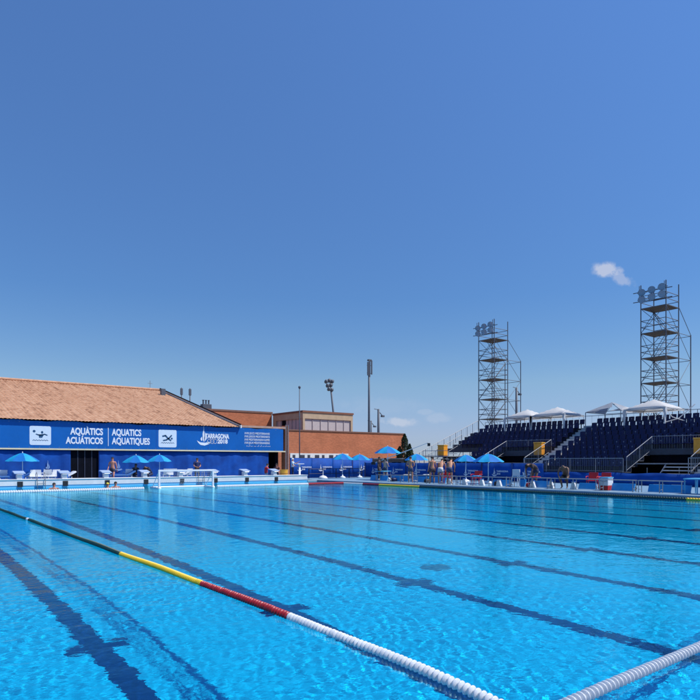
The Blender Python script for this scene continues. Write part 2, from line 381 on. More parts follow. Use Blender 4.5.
# roof of half-round tiles
def tile_roof():
    x0, x1, y0, y1, z0, z1 = -14.0, 23.9, -.35, 17.3, 4.32, 8.85
    pitch = .24; per = 6; nx = int((x1-x0)/pitch*per)+1; ny = 46
    slope = math.hypot(y1-y0, z1-z0); dy, dz = (y1-y0)/slope, (z1-z0)/slope
    vs = []; fs = []
    rnd = random.Random(5)
    colj = [rnd.uniform(-.015, .015) for _ in range(int((x1-x0)/pitch)+2)]
    for j in range(ny):
        for e in (0, 1):
            s = slope*(j+e)/ny; lift = .028*(1-e)
            for i in range(nx):
                x = x0 + (x1-x0)*i/(nx-1); ph = (x-x0)/pitch
                h = .042*abs(math.sin(math.pi*ph)) + lift + colj[int(ph)]*.5
                vs.append((x, y0+dy*s - dz*h, z0+dz*s + dy*h))
    for r in range(2*ny-1):
        for i in range(nx-1): fs.append((r*nx+i, r*nx+i+1, (r+1)*nx+i+1, (r+1)*nx+i))
    b = MB(); b.v = vs; b.f = fs; b.mi = [0]*len(fs)
    m = bpy.data.materials.new('roof_tile'); m.use_nodes = True; nt = m.node_tree; p = nt.nodes['Principled BSDF']; p.inputs['Roughness'].default_value = .85
    t = nt.nodes.new('ShaderNodeTexCoord'); mp = nt.nodes.new('ShaderNodeMapping'); mp.inputs['Scale'].default_value = (1/pitch, 1/(slope/ny)/1.0, 0)
    mp.inputs['Location'].default_value = (14/pitch, 0, 0)
    nt.links.new(t.outputs['Object'], mp.inputs[0])
    sn = nt.nodes.new('ShaderNodeVectorMath'); sn.operation = 'FLOOR'; nt.links.new(mp.outputs[0], sn.inputs[0])
    wnz = nt.nodes.new('ShaderNodeTexWhiteNoise'); nt.links.new(sn.outputs[0], wnz.inputs[0])
    n = nt.nodes.new('ShaderNodeTexNoise'); n.inputs['Scale'].default_value = .8; n.inputs['Detail'].default_value = 7; n.inputs['Roughness'].default_value = .7
    mp2 = nt.nodes.new('ShaderNodeMapping'); mp2.inputs['Scale'].default_value = (5.5, .2, .2); nt.links.new(t.outputs['Object'], mp2.inputs[0]); nt.links.new(mp2.outputs[0], n.inputs['Vector'])
    a = nt.nodes.new('ShaderNodeMath'); a.operation = 'MULTIPLY_ADD'; nt.links.new(wnz.outputs['Value'], a.inputs[0]); a.inputs[1].default_value = .30
    sc = nt.nodes.new('ShaderNodeMath'); sc.operation = 'MULTIPLY'; nt.links.new(n.outputs[0], sc.inputs[0]); sc.inputs[1].default_value = .85; nt.links.new(sc.outputs[0], a.inputs[2])
    r = nt.nodes.new('ShaderNodeValToRGB'); nt.links.new(a.outputs[0], r.inputs[0]); e = r.color_ramp.elements
    e[0].position = .25; e[0].color = (.22, .095, .05, 1); e[1].position = .85; e[1].color = (.66, .42, .27, 1); q = e.new(.5); q.color = (.53, .295, .172, 1)
    nt.links.new(r.outputs[0], p.inputs['Base Color'])
    return b.build('roof', m, hall, smooth=False)
tile_roof()
b = MB(); b.add([(-14, 17.3, 8.8), (23.9, 17.3, 8.8), (23.9, 34.3, 4.4), (-14, 34.3, 4.4), (-14, 17.3, 8.9), (23.9, 17.3, 8.9), (23.9, 34.3, 4.5), (-14, 34.3, 4.5)],
    [(0,1,2,3),(4,5,6,7),(0,1,5,4),(1,2,6,5),(2,3,7,6),(3,0,4,7)]); b.build('rear_roof', m_brick, hall)
b = MB(); b.tube([(-14, 17.3, 8.97), (24, 17.3, 8.97)], .13, 8); b.build('ridge_tiles', mat('ridge_tile', (.50, .28, .17), .85, .3, 4), hall)
b = MB(); b.prism([(0.3, 4.28), (17.3, 8.72), (34, 4.28)], 0, .2); b.M = Matrix(); g = b.build('gable', m_brick, hall); g.rotation_euler = (0, 0, R(90)); g.location = (23.88, 0, 0)
b = MB(); b.add([(23.92, -.4, 4.28), (24.02, -.4, 4.28), (24.02, 17.3, 8.80), (23.92, 17.3, 8.80), (23.92, -.4, 4.50), (24.02, -.4, 4.50), (24.02, 17.3, 9.05), (23.92, 17.3, 9.05)],
    [(0,1,2,3),(4,5,6,7),(0,1,5,4),(1,2,6,5),(2,3,7,6),(3,0,4,7)]); b.build('verge_board', m_paint, hall)
b = MB(); b.add([(23.86, -.4, 4.52), (23.98, -.4, 4.52), (23.98, 17.3, 9.07), (23.86, 17.3, 9.07), (23.86, -.4, 4.6), (23.98, -.4, 4.6), (23.98, 17.3, 9.15), (23.86, 17.3, 9.15)],
    [(0,1,2,3),(4,5,6,7),(0,1,5,4),(1,2,6,5),(2,3,7,6),(3,0,4,7)]); b.build('verge_cap', m_dark, hall)
b = MB(); b.box(22.9, 23.3, 14.2, 14.6, 7.9, 8.75); b.build('vent', m_pole, hall)
b = MB(); b.box(atY(71, BY)-0, atY(98.5, BY), .09, .17, .1, 2.4); b.build('doorway', m_dark, hall)
for xx in (78, 85, 92):
    b = MB(); x = atY(xx, BY); b.box(x-.03, x+.03, .06, .088, .1, 2.36); b.build('door_frame_bar', mat('bar', (.02, .025, .05), .5), hall)
b = MB(); b.box(-14, 28.3, -.19, -.08, 2.36, 2.455); b.build('lintel_beam', mat('cream_beam', (.72, .64, .42), .7, .08), hall)

# text and emblems -------------------------------------------------
def text_mesh(body, size, name, m, parent, loc, rotz=0, align='LEFT', width=None, rot=None, bold=0.0):
    c = bpy.data.curves.new(name, 'FONT'); c.body = body; c.size = size; c.align_x = align; c.extrude = .004; c.offset = bold
    o = bpy.data.objects.new(name, c); COL.objects.link(o)
    dg = bpy.context.evaluated_depsgraph_get(); me = bpy.data.meshes.new_from_object(o.evaluated_get(dg))
    bpy.data.objects.remove(o); xs = [v.co.x for v in me.vertices]
    if width and xs:
        w = max(xs)-min(xs); k = width/w
        for v in me.vertices: v.co.x *= k
    me.materials.clear(); me.materials.append(m)
    n = bpy.data.objects.new(name, me); COL.objects.link(n); n.parent = parent; n.location = loc
    n.rotation_euler = rot or (R(90), 0, rotz); return n
m_text = mat('white_print', (.74, .78, .84), .5, .03)
m_print = mat('dark_print', (.01, .07, .17), .5, .05)
def stroke(b, pts, w, y=0):          # flat ribbon in the x-z plane, 4 mm proud
    pts = [Vector((p[0], 0, p[1])) for p in pts]
    for i in range(len(pts)-1):
        d = (pts[i+1]-pts[i]).normalized(); n = Vector((-d.z, 0, d.x))*w/2; a, c = pts[i]-d*w*.2, pts[i+1]+d*w*.2
        q = [(a+n), (a-n), (c-n), (c+n)]
        b.add([(v.x, y, v.z) for v in q]+[(v.x, y+.004, v.z) for v in q], [(0,1,2,3),(4,5,6,7),(0,1,5,4),(1,2,6,5),(2,3,7,6),(3,0,4,7)])
def disc(b, cx, cz, r, y=0, n=18, rz=None):
    rz = rz or r; b.prism([(cx+r*math.cos(t*6.2832/n), cz+rz*math.sin(t*6.2832/n)) for t in range(n)], y, y+.004)
def roundrect(x0, x1, z0, z1, r):
    pts = []
    for cx, cz, a in ((x1-r, z1-r, 0), (x0+r, z1-r, 90), (x0+r, z0+r, 180), (x1-r, z0+r, 270)):
        pts += [(cx+r*math.cos(R(a+k*22.5)), cz+r*math.sin(R(a+k*22.5))) for k in range(5)]
    return pts
def boat_emblem(b, cx, cz, h, y=0):  # three curling sails over a swoosh of sea
    stroke(b, [(cx+.02*h, cz-.28*h), (cx+.05*h, cz+.0*h), (cx, cz+.5*h)], .025*h, y)
    b.prism([(cx-.02*h, cz-.26*h), (cx+.06*h, cz-.1*h), (cx+.03*h, cz+.15*h), (cx-.0*h, cz+.40*h), (cx-.05*h, cz+.12*h), (cx-.04*h, cz-.1*h)], y, y+.004)
    b.prism([(cx+.07*h, cz-.26*h), (cx+.17*h, cz-.12*h), (cx+.12*h, cz+.08*h), (cx+.07*h, cz+.22*h), (cx+.09*h, cz-.02*h)], y, y+.004)
    b.prism([(cx-.12*h, cz-.24*h), (cx-.06*h, cz-.20*h), (cx-.09*h, cz-.02*h), (cx-.17*h, cz-.14*h)], y, y+.004)
    b.prism([(cx-.36*h, cz-.22*h), (cx-.18*h, cz-.31*h), (cx+.1*h, cz-.33*h), (cx+.26*h, cz-.27*h), (cx+.40*h, cz-.34*h), (cx+.26*h, cz-.40*h), (cx+.06*h, cz-.47*h), (cx-.16*h, cz-.44*h), (cx-.28*h, cz-.34*h)], y, y+.004)

bn = thing('banner', (0, BY-.14, 0), 0, 'long bright blue event banner with white lettering under the tiled roof', 'banner')
b = MB()
xs = np.linspace(-14, atY(282.3, BY), 150); rnd = random.Random(8)
top = [4.30 + .035*math.sin(x*1.9) + .02*math.sin(x*5.1) for x in xs]
vs = [(x, 0, 2.46) for x in xs] + [(x, 0, t) for x, t in zip(xs, top)] + [(x, .03, 2.46) for x in xs] + [(x, .03, t) for x, t in zip(xs, top)]
n = len(xs); fs = []
for i in range(n-1): fs += [(i, i+1, n+i+1, n+i), (2*n+i, 3*n+i, 3*n+i+1, 2*n+i+1), (n+i, n+i+1, 3*n+i+1, 3*n+i), (i, 2*n+i, 2*n+i+1, i+1)]
b.add(vs, fs); b.build('sheet', m_banner, bn)
for k in range(10):
    x = -12+4.15*k
    if x < 27.5: b = MB(); b.box(x-.012, x+.012, -.006, -.0005, 2.47, 4.27); b.build('seam', mat('seam_blue', (.001, .06, .32), .6), bn)
b = MB()
for k in range(68):
    x = -13.5+.61*k
    if x < 27.6: disc(b, x, 2.53, .022, -.006, 8); disc(b, x, 4.2, .022, -.006, 8)
b.build('eyelets', m_gsteel, bn)
YT = -.010
def bx(px): return atY(px, BY-.14)
def bz(py, px): return zat(py, bx(px), BY-.14)
def picto(px0, px1, py0, py1, kind):
    x0, x1 = bx(px0), bx(px1); pc = (px0+px1)/2; z1, z0 = bz(py0, pc), bz(py1, pc)
    p = MB(); p.prism(roundrect(x0, x1, z0, z1, .12), -.008, -.004); o = p.build('pictogram_panel', mat('pale_panel', (.62, .72, .82), .5, .03), bn)
    w, h, cx, cz = x1-x0, z1-z0, (x0+x1)/2, (z0+z1)/2; q = MB(); Y0 = -.013
    P = lambda u, v: (cx+u*w, cz+v*h)
    if kind == 'polo':
        disc(q, *P(-.29, .22), .065*w, Y0); disc(q, *P(.08, .17), .055*w, Y0, rz=.07*h)
        stroke(q, [P(-.2, .07), P(-.1, .03), P(.02, .03), P(.2, .07), P(.32, .02)], .06*h, Y0)
        q.prism([P(-.08, .04), P(.17, .05), P(.08, -.12), P(-.06, -.12)], Y0, Y0+.004)
    else:
        stroke(q, [P(-.28, .12), P(-.12, .16), P(.02, .0), P(.18, -.12)], .09*h, Y0); stroke(q, [P(.22, .18), P(.08, .02), P(-.06, -.08), P(-.24, -.12)], .08*h, Y0)
        disc(q, *P(.23, .0), .055*w, Y0)
    for row in (0,):
        stroke(q, [P(-.36+.72*k/12, -.25+(.02 if k % 2 else -.02)) for k in range(13)], .025*h, Y0)
    q.build('figure', m_print, o)
picto(29.5, 51, 426, 445, 'polo'); picto(158.5, 176.5, 429.7, 447.3, 'swim')
def line(body, px0, px1, pytop, pybot, bold=.0):
    bold *= 1.9
    x0, x1 = bx(px0), bx(px1); zb, zt = bz(pybot, (px0+px1)/2), bz(pytop, (px0+px1)/2)
    text_mesh(body, (zt-zb)/.70, 'lettering', m_text, bn, (x0, YT, zb), width=x1-x0, bold=bold)
line('AQUÀTICS', 70.5, 103.2, 428.2, 434.6, .012); line('ACUÁTICOS', 66, 103.2, 437.4, 443.6, .012)
line('AQUATICS', 112, 141.5, 429.4, 435.6, .012); line('AQUATIQUES', 112, 150, 438, 444.2, .012)
b = MB(); x = bx(108.2); b.box(x-.02, x+.02, YT-.003, YT, bz(446, 108), bz(427.5, 108)); b.build('divider', m_text, bn)
b = MB(); boat_emblem(b, bx(203.5), (bz(424, 203)+bz(448.5, 203))/2, 1.55, YT); b.build('boat_emblem', m_text, bn)
line('TARRAGONA', 205.2, 229.2, 434, 438.4, .012); line('2018', 217.4, 227.6, 439.4, 443.4, .01)
b = MB()
for pxr in (209.3, 212.1, 214.9):
    cx, cz, r = bx(pxr), bz(441.4, pxr), .17
    stroke(b, [(cx+r*math.cos(R(a)), cz+r*math.sin(R(a))) for a in range(0, 361, 24)], .03, YT)
b.build('rings', m_text, bn)
for k, s_ in enumerate(['XVIII JOCS MEDITERRANIS', 'XVIII JUEGOS MEDITERRÁNEOS', 'XVIII MEDITERRANEAN GAMES', 'XVIII JEUX MÉDITERRANÉENS']):
    line(s_, 244.3, 269.6, 432.5+3.15*k, 434.5+3.15*k, .001)
b = MB(); x, z_ = bx(246.2), bz(446.5, 257); rnd = random.Random(2); end = bx(269.6)
while x < end:
    L = rnd.choice([.10, .14, .2]); h = rnd.choice([.04, .1, .13])
    stroke(b, [(x, z_+.02), (x+L*.5, z_), (x+L, z_+.02), (x+L, z_+h)], .022, YT)
    if rnd.random() < .6: disc(b, x+L*.5, z_+.07, .014, YT, 8)
    x += L + rnd.choice([.03, .07, .11])
b.build('arabic_line', m_text, bn)

# blue cloth under the banner
def cloth(name, x0, x1, y, z0, z1, label, m=None, folds=.03, seed=1, emblems=()):
    b = MB(); n = max(3, int((x1-x0)/.12)); rnd = random.Random(seed); ph = [rnd.random()*6 for _ in range(3)]
    rows = 6; vs = []; 
    for j in range(rows+1):
        for i in range(n+1):
            x = x0+(x1-x0)*i/n; f = folds*(math.sin(x*3.1+ph[0]+j*.25)+.5*math.sin(x*7.7+ph[1]-j*.3)+.3*math.sin(x*13+ph[2]))*(.3+.7*math.sin(math.pi*j/rows*.9+.2))
            vs.append((x, y+f, z0+(z1-z0)*j/rows))
    fs = [(j*(n+1)+i, j*(n+1)+i+1, (j+1)*(n+1)+i+1, (j+1)*(n+1)+i) for j in range(rows) for i in range(n)]
    b.add(vs, fs); o = b.build(name, m or m_blue, smooth=True)
    so = o.modifiers.new('s', 'SOLIDIFY'); so.thickness = .006; so.offset = 1
    tag(o, label, 'tarpaulin')
    for (px, zc, h) in emblems:
        q = MB(); boat_emblem(q, atY(px, y), zc, h, y-.075); q.build('boat_emblem', mat('faint_print', (.25, .38, .62), .5, .03), o)
    return o
cloth('tarpaulin', -14, atY(70.5, BY), BY-.02, .1, 2.36, 'blue tarpaulin with a white boat emblem hanging left of the dark doorway', seed=1, emblems=((47.5, 1.25, .75),))
cloth('tarpaulin', atY(98.5, BY), atY(268.5, BY), BY-.02, .1, 2.36, 'long blue tarpaulin hanging between the dark doorway and the porch', seed=2, emblems=((118, 1.25, .75),))

# ================================================================== BRICK BUILDINGS BEHIND
sh = thing('sports_hall', (0, 58, 0), 0, 'long orange brick hall with a flat top behind the blue fence', 'building')
b = MB(); b.box(30.0, 53.2, 0, 3.6, .0, 4.93); b.build('wall', m_brick, sh)
b = MB(); b.box(29.9, 53.3, -.08, 3.7, 4.93, 5.06); b.build('coping', mat('coping_dark', (.20, .10, .07), .7), sh)
b = MB(); b.box(36.4, 44.4, -.06, 0, 1.95, 2.45); b.build('white_band', m_paint, sh)
for k in range(8):
    b = MB(); x = 36.7+.98*k; b.box(x, x+(.6 if k % 2 else .35), -.07, -.061, 1.7, 2.28); b.build('window', mat('dim_glass', (.05, .05, .07), .2), sh)
up = thing('upper_storey_block', (0, 62, 0), 0, 'raised brick block with tan band and pale window panels behind the long brick wall', 'building')
b = MB(); b.box(40.7, 48.2, 0, 6.9, 0, 5.2); b.build('wall', m_brick, up)
b = MB(); b.box(40.7, 48.2, 0, 6.9, 6.65, 7.38); b.build('tan_band', m_tan, up)
b = MB(); b.box(40.62, 48.28, -.08, 6.95, 7.38, 7.60); b.build('roof_edge', mat('roof_edge_brick', (.22, .09, .055), .8), up)
b = MB(); b.box(40.85, 48.05, .15, 6.8, 5.2, 6.65); b.build('window_core', mat('pale_shutter', (.50, .44, .43), .6, .06), up)
for x in (40.72, 47.9): 
    b = MB(); b.box(x, x+.28, 0, .3, 5.2, 6.65); b.build('pier', m_tan, up)
for k in range(1, 6):
    b = MB(); x = 41.0+k*1.17; b.box(x-.03, x+.03, .08, .15, 5.2, 6.65); b.build('mullion', mat('mullion', (.40, .34, .34), .6), up)
b = MB(); b.box(40.74, 40.85, 4.0, 4.8, 5.2, 6.6); b.build('side_window', m_dark, up)
for k in range(1, 8):
    if k in (5,): continue
    b = MB(); b.box(40.78, 40.849, k*.85, k*.85+.06, 5.2, 6.65); b.build('mullion', MATS['mullion'], up)
b = MB(); b.box(40.70, 40.84, 6.2, 6.9, 5.2, 6.65); b.build('pier', m_tan, up)
bw = thing('rear_brick_wing', (0, 69, 0), 0, 'plain brick wing rising behind the right end of the tiled roof', 'building')
b = MB(); b.box(24.5, 40.6, 0, 5, 0, 7.6); b.build('wall', m_brick, bw)
b = MB(); b.box(24.4, 40.68, -.06, 5.05, 7.6, 7.82); b.build('coping', MATS['coping_dark'], bw)
vu = thing('roof_unit', (31.9, 69.6, 7.82), 0, 'small grey ventilation unit on top of the rear brick wing', 'roof vent')
b = MB(); b.box(-.55, .55, -.4, .4, 0, .55); b.build('casing', m_pole, vu, bevel=.03)
for k in (-.35, 0, .35):
    b = MB(); b.tube([(k, 0, .5), (k, 0, 1.0)], .09); b.tube([(k, 0, 1.0), (k, 0, 1.06)], .14); b.build('stack', m_pole, vu)

def mast(name, px, Y, ztop, r, label, cat='mast', lean=0, z0=.04):
    x = atY(px, Y) - (lean*(ztop-z0)*.8); t = thing(name, (x, Y, z0), 0, label, cat); h = ztop-z0
    b = MB(); b.tube([(0, 0, 0), (lean*h*.5, 0, h*.5), (lean*h, 0, h)], [r*1.25, r, r*.8], 8); b.build('pole', m_pole, t, smooth=True)
    return t, h
t, h = mast('antenna_pole', 150, 66, 10.2, .03, 'thin antenna pole sticking up above the ridge of the tiled roof', 'antenna')
b = MB(); b.tube([(-.25, 0, h-.3), (.25, 0, h-.3)], .02); b.build('crossbar', m_pole, t)
for px, w in ((181.5, 'left'), (190, 'right')):
    t, h = mast('roof_mast', px, 75, 10.8, .09, '%s one of two short dark masts behind the tiled roof verge' % w)
    b = MB(); b.box(-.14, .14, -.1, .1, h-.9, h-.1); b.build('antenna_panel', m_pole, t, bevel=.02)
t, h = mast('lamp_post', 299.5, 50, 8.6, .05, 'tall slim grey pole with a small round head beside the brick column', 'lamp post')
b = MB(); b.lathe([(.0, h+.15), (.1, h+.1), (.13, h), (.08, h-.12), (0, h-.14)], 10); b.build('lamp_head', m_pole, t, smooth=True)
t, h = mast('floodlight_mast', 332.5, 90, 14.6, .19, 'leaning floodlight mast rising behind the raised brick block', 'floodlight mast', lean=-.13)
t.rotation_euler = (0, R(0), 0)
for (dx, dz, rr) in ((-1.0, .9, 0), (-.35, 1.1, 0), (.3, 1.0, 0), (-.7, .2, 0), (0, .3, 0), (.2, -.5, 0), (-.4, -.4, 0)):
    b = MB(); L = -.13*h; b.M = Matrix.Translation((L+dx, -.3, h+dz)) @ Matrix.Rotation(R(-65), 4, 'X'); b.lathe([(0, 0), (.2, .02), (.38, .3), (.40, .34), (0, .34)], 12); b.build('floodlight', m_pole, t, smooth=True)
b = MB(); b.tube([(-.13*h-1, 0, h+.6), (-.13*h+.5, 0, h+.6)], .07); b.tube([(-.13*h-.6, 0, h-.1), (-.13*h+.4, 0, h-.1)], .07); b.tube([(-.13*h, 0, h-.5), (-.13*h-.15, 0, h+1.1)], .1); b.build('crossarm', m_pole, t)
t, h = mast('telecom_mast', 369, 75, 17.0, .17, 'very tall thin telecom mast with panel antennas behind the brick hall', 'telecom mast')
for dx, z0_, z1_ in ((-.45, -2.2, -.1), (-.1, -2.4, .0), (.3, -2.0, .2)):
    b = MB(); b.box(dx-.11, dx+.11, -.35, -.2, h+z0_, h+z1_); b.build('antenna_panel', m_pole, t, bevel=.03)
b = MB(); b.tube([(-.5, -.1, h-.6), (.4, -.1, h-.6)], .04); b.tube([(-.5, -.1, h-1.8), (.4, -.1, h-1.8)], .04); b.box(-.2, .4, -.2, .2, h+.1, h+.35); b.build('bracket', m_pole, t)
for px, Y, zt, lab in ((378.5, 70, 9.2, 'thick dark lamp post with a small arm right of the telecom mast'), (371.2, 85, 8.7, 'short dark lamp post just right of the telecom mast foot'), (516.5, 60, 12.8, 'dark lamp post standing between the left scaffold tower and the gazebos')):
    t, h = mast('lamp_post', px, Y, zt, .20 if Y < 80 else .15, lab, 'lamp post')
    b = MB(); b.tube([(0, 0, h-.3), (.7, 0, h-.9)], .06); b.tube([(0, 0, h-.1), (-.8, 0, h)], .05); b.build('arm', m_pole, t)
    b = MB(); b.cbox((.8, 0, h-1.0), (.5, .35, .28)); b.build('lamp_head', m_pole, t, bevel=.04)

# ================================================================== FENCES AND RAILINGS BY THE FAR CORNER
def panel_fence(name, pts, z0, z1, label, m, emblem=None):
    t = thing(name, (pts[0][0], pts[0][1], 0), 0, label, 'fence'); p0 = Vector((*pts[0], 0))
    for i in range(len(pts)-1):
        a, c = Vector((*pts[i], 0))-p0, Vector((*pts[i+1], 0))-p0; d = (c-a); L = d.length; ang = math.atan2(d.y, d.x)
        b = MB(); b.M = Matrix.Translation(a) @ Matrix.Rotation(ang, 4, 'Z'); n = max(2, int(L/.2))
        vs = [(L*k/n, .02*math.sin(k*1.3+i), z0+.02) for k in range(n+1)] + [(L*k/n, .03*math.sin(k*.9+i*2), z1-.015*abs(math.sin(k*.8))) for k in range(n+1)]
        b.add(vs, [(k, k+1, n+2+k, n+1+k) for k in range(n)]); o = b.build('printed_sheet', m, t, smooth=True); so = o.modifiers.new('s', 'SOLIDIFY'); so.thickness = .01
        if emblem and L > 1.6:
            q = MB(); q.M = Matrix.Translation(a) @ Matrix.Rotation(ang, 4, 'Z')
            boat_emblem(q, L*.42, (z0+z1)/2, .62, -.06); q.build('boat_emblem', m_text, o)
            ps = a + d.normalized()*(L*.42+.22) + Vector((d.y, -d.x, 0)).normalized()*.06
            text_mesh('TARRAGONA', .17, 'lettering', m_text, o, (ps.x, ps.y, (z0+z1)/2+.02), rotz=ang, bold=.004)
            text_mesh('2018', .17, 'lettering', m_text, o, (ps.x, ps.y, (z0+z1)/2-.17), rotz=ang, bold=.004)
    for x, y in pts:
        b = MB(); b.tube([(x-p0.x, y-p0.y+.05, z0), (x-p0.x, y-p0.y+.05, z1+.06)], .03); b.build('post', m_black, t)
    return t
panel_fence('blue_fence', [(28.9, 46), (31.1, 46), (33.4, 46), (35.7, 46), (38.1, 46)], .1, 1.86, 'blue printed fence with white boat emblems in front of the brick hall', m_blue, True)
panel_fence('blue_fence', [(36.6, 45.2), (36.6, 42.4), (36.6, 39.6), (36.6, 36.8), (36.6, 34.0), (36.6, 31.2), (36.6, 28.4), (36.6, 25.8)], .1, 1.45, 'blue printed fence along the back of the right deck under the parasols', m_blue, True)
t = thing('low_railing', (29.9, 44.6, .09), 0, 'low black railing in front of the blue fence at the far corner', 'railing')
for k in range(5):
    b = MB(); b.tube([(k*1.45, 0, 0), (k*1.45, 0, .85)], .035); b.build('post', m_black, t)
b = MB(); b.tube([(0, 0, .82), (5.8, 0, .82)], .028); b.build('rail', m_black, t)
b = MB(); b.tube([(0, 0, .42), (5.8, 0, .42)], .022); b.build('rail', m_black, t)
# bright kerb around the far corner
b = MB(); b.box(27.46, 28.4, 41.1+.0, 42.3, .0, .09); b.box(28.42, 29.0, 4, 44, .092, .10)
tag(b.build('pool_kerb', mat('kerb_tile', (.34, .45, .52), .45, .1)), kind='structure')
b = MB(); b.box(28.36, 28.42, .9, 41.1, .02, .105); tag(b.build('pool_edge_coping', mat('edge_light', (.50, .55, .60), .45, .1)), kind='structure')
b = MB(); b.box(28.30, 28.38, .9, 41.05, -.5, .03); tag(b.build('pool_gutter', mat('gutter_blue', (.01, .04, .13), .4, .1)), kind='structure')
# equipment shelter behind the crane
t = thing('equipment_shelter', (atY(389, 47.5), 47.5, .09), R(-20), 'dark grey equipment shelter behind the left parasol of the right deck', 'shelter')
b = MB(); b.box(-1.6, 1.6, 0, 2, 0, 1.7); b.build('wall', mat('shelter_grey', (.10, .10, .11), .7, .2), t)
b = MB(); b.box(-1.7, 1.7, -.2, 2.1, 1.7, 1.8); b.build('roof', m_gsteel, t)
b = MB(); b.box(-1.2, -.1, -.03, -.001, .1, 1.5); b.build('door', mat('door_brown', (.16, .09, .06), .7), t)
b = MB(); b.box(.3, 1.3, -.03, -.001, .7, 1.4); b.build('window', m_dark, t)

# trees
def cypress(px, Y, h, r, label, seed):
    x = atY(px, Y); t = thing('cypress_tree', (x, Y, .04), 0, label, 'tree', 'trees beside the brick hall'); rnd = random.Random(seed)
    b = MB(); b.tube([(0, 0, 0), (0, 0, h*.9)], [.1, .02], 6); b.build('trunk', mat('bark', (.08, .055, .035), .9, .2), t)
    b = MB()
    for k in range(2600):
        v = rnd.random()**.8; z = h*(.08+.92*v); rad = r*(1-v)**.6*(.55+.45*rnd.random())*(1+.25*math.sin(z*5+k % 3)); a = rnd.random()*6.283
        c = Vector((math.cos(a)*rad, math.sin(a)*rad, z)); n = Vector((rnd.uniform(-1, 1), rnd.uniform(-1, 1), rnd.uniform(-.2, 1))).normalized(); u = n.orthogonal().normalized()*.07; w = n.cross(u).normalized()*.12
        b.add([tuple(c-u), tuple(c+u), tuple(c+w)], [(0, 1, 2)])
    b.build('crown', mat('foliage', (.035, .06, .022), .8, .35, 2), t)
cypress(404.5, 52, 4.6, .9, 'darker taller cypress at the right end of the brick hall', 1)
cypress(409.5, 50, 3.4, .7, 'small cypress just right of the taller one beside the brick hall', 2)
cypress(399.5, 53, 3.2, .7, 'low cypress partly behind the parasol at the end of the brick hall', 3)

# ================================================================== FLOAT ROPES
def disc_profile(b, y0, r=.058, L=.062, n=18, K=.78):
    prof = [(.012, 0), (.029, .0), (.035, .004), (.054, .009), (r, .015), (r, .020), (.053, .026), (.035, .031), (.028, .036), (.027, .058), (.012, .0615)]
    prof = [(a*K, z*K) for a, z in prof]
    m = b.M.copy(); b.M = m @ Matrix.Translation((0, y0, 0)) @ Matrix.Rotation(R(-90), 4, 'X'); b.lathe(prof, n); b.M = m
FM = [m_wfloat, m_red, m_yellow, m_green]
def float_rope(name, loc, rz, sections, label, near=100, curve=0):
    t = thing(name, loc, rz, label, 'float rope', 'float ropes round the water polo field')
    protos = {}; rest = MB(); cnt = 0; y = 0; i = 0; prev = None; L_tot = sections[-1][0]
    rr = random.Random(hash(label) % 1000 if False else len(label))
    while y < L_tot:
        ci = next(c for e, c in sections if y < e)
        if i < near:
            if ci not in protos:
                q = MB(); disc_profile(q, 0); o = q.build('float', FM[ci], t, smooth=True); protos[ci] = o
            else: o = protos[ci].copy(); COL.objects.link(o); o.parent = t
            o.location = (.004*math.sin(y*1.3)+curve*math.exp(-y/1.3), y, .006*math.sin(y*2.1)); o.rotation_euler = (rr.uniform(-.10, .10), rr.uniform(0, 6), rr.uniform(-.10, .10))
        else:
            rest.cur = ci; rest.M = Matrix.Translation((.004*math.sin(y*1.3)+curve*math.exp(-y/1.3), 0, .006*math.sin(y*2.1))); disc_profile(rest, y, n=8)
        y += .0535; i += 1
    if rest.v: o = rest.build('floats', FM, t, smooth=True); o['kind'] = 'stuff'
    b = MB(); b.tube([(curve*math.exp(-q/1.3), q, 0) for q in np.linspace(0, L_tot, 120)], .009); b.build('cable', m_white, t)
    return t
G0, G1, FX0, FX1 = 2.40, 35.3, 3.405, 26.6
float_rope('lane_rope', (FX0, G0-.03, .022), 0, [(5.44-G0, 0), (7.58-G0, 1), (10.85-G0, 2), (18.55-G0, 3), (18.78-G0, 0), (26.7-G0, 3), (30.1-G0, 2), (32.3-G0, 1), (G1-G0, 0)],
           'rope of white, red, yellow and dark green disc floats running away from the camera', curve=-.22)
float_rope('goal_line_rope', (FX0+.0, G0-.055, .022), R(-88.6), [(FX1-FX0, 0)], 'rope of white disc floats crossing the bottom right corner of the water')
def far_line(name, x0, y0, x1, y1, secs, label, r=.085):
    t = thing(name, (x0, y0, .03), 0, label, 'float rope', 'float ropes round the water polo field'); d = Vector((x1-x0, y1-y0, 0)); L = d.length; d.normalize(); s = 0
    for e, m in secs:
        e = min(e, L); b = MB(); n = max(2, int((e-s)/.11))
        pts = []; rs = []
        for k in range(n):
            for f, rr in ((.02, .6), (.2, 1), (.8, 1), (.98, .6)): pts.append(d*(s+(e-s)*(k+f)/n)); rs.append(r*rr)
        b.tube(pts, rs, 8); b.build('float_section', m, t, smooth=True); s = e
far_line('float_line', FX0, G1, 12.4, G1, [(99, m_wfloat)], 'white float line on the far water, left of the goal', .10)
far_line('float_line', 16.9, G1, FX1, G1, [(23.6-16.9, m_wfloat), (99, m_red)], 'white and dark red float line on the far water, right of the goal', .10)
far_line('float_line', FX1, G1, FX1, 4.0, [(2.2, m_wfloat), (G1-31.4, m_red), (G1-27.6, m_yellow), (G1-11.9, m_green), (G1-7.6, m_yellow), (G1-5.4, m_red), (99, m_wfloat)], 'float line of white, dark red, yellow and green along the right side of the pool', .07)
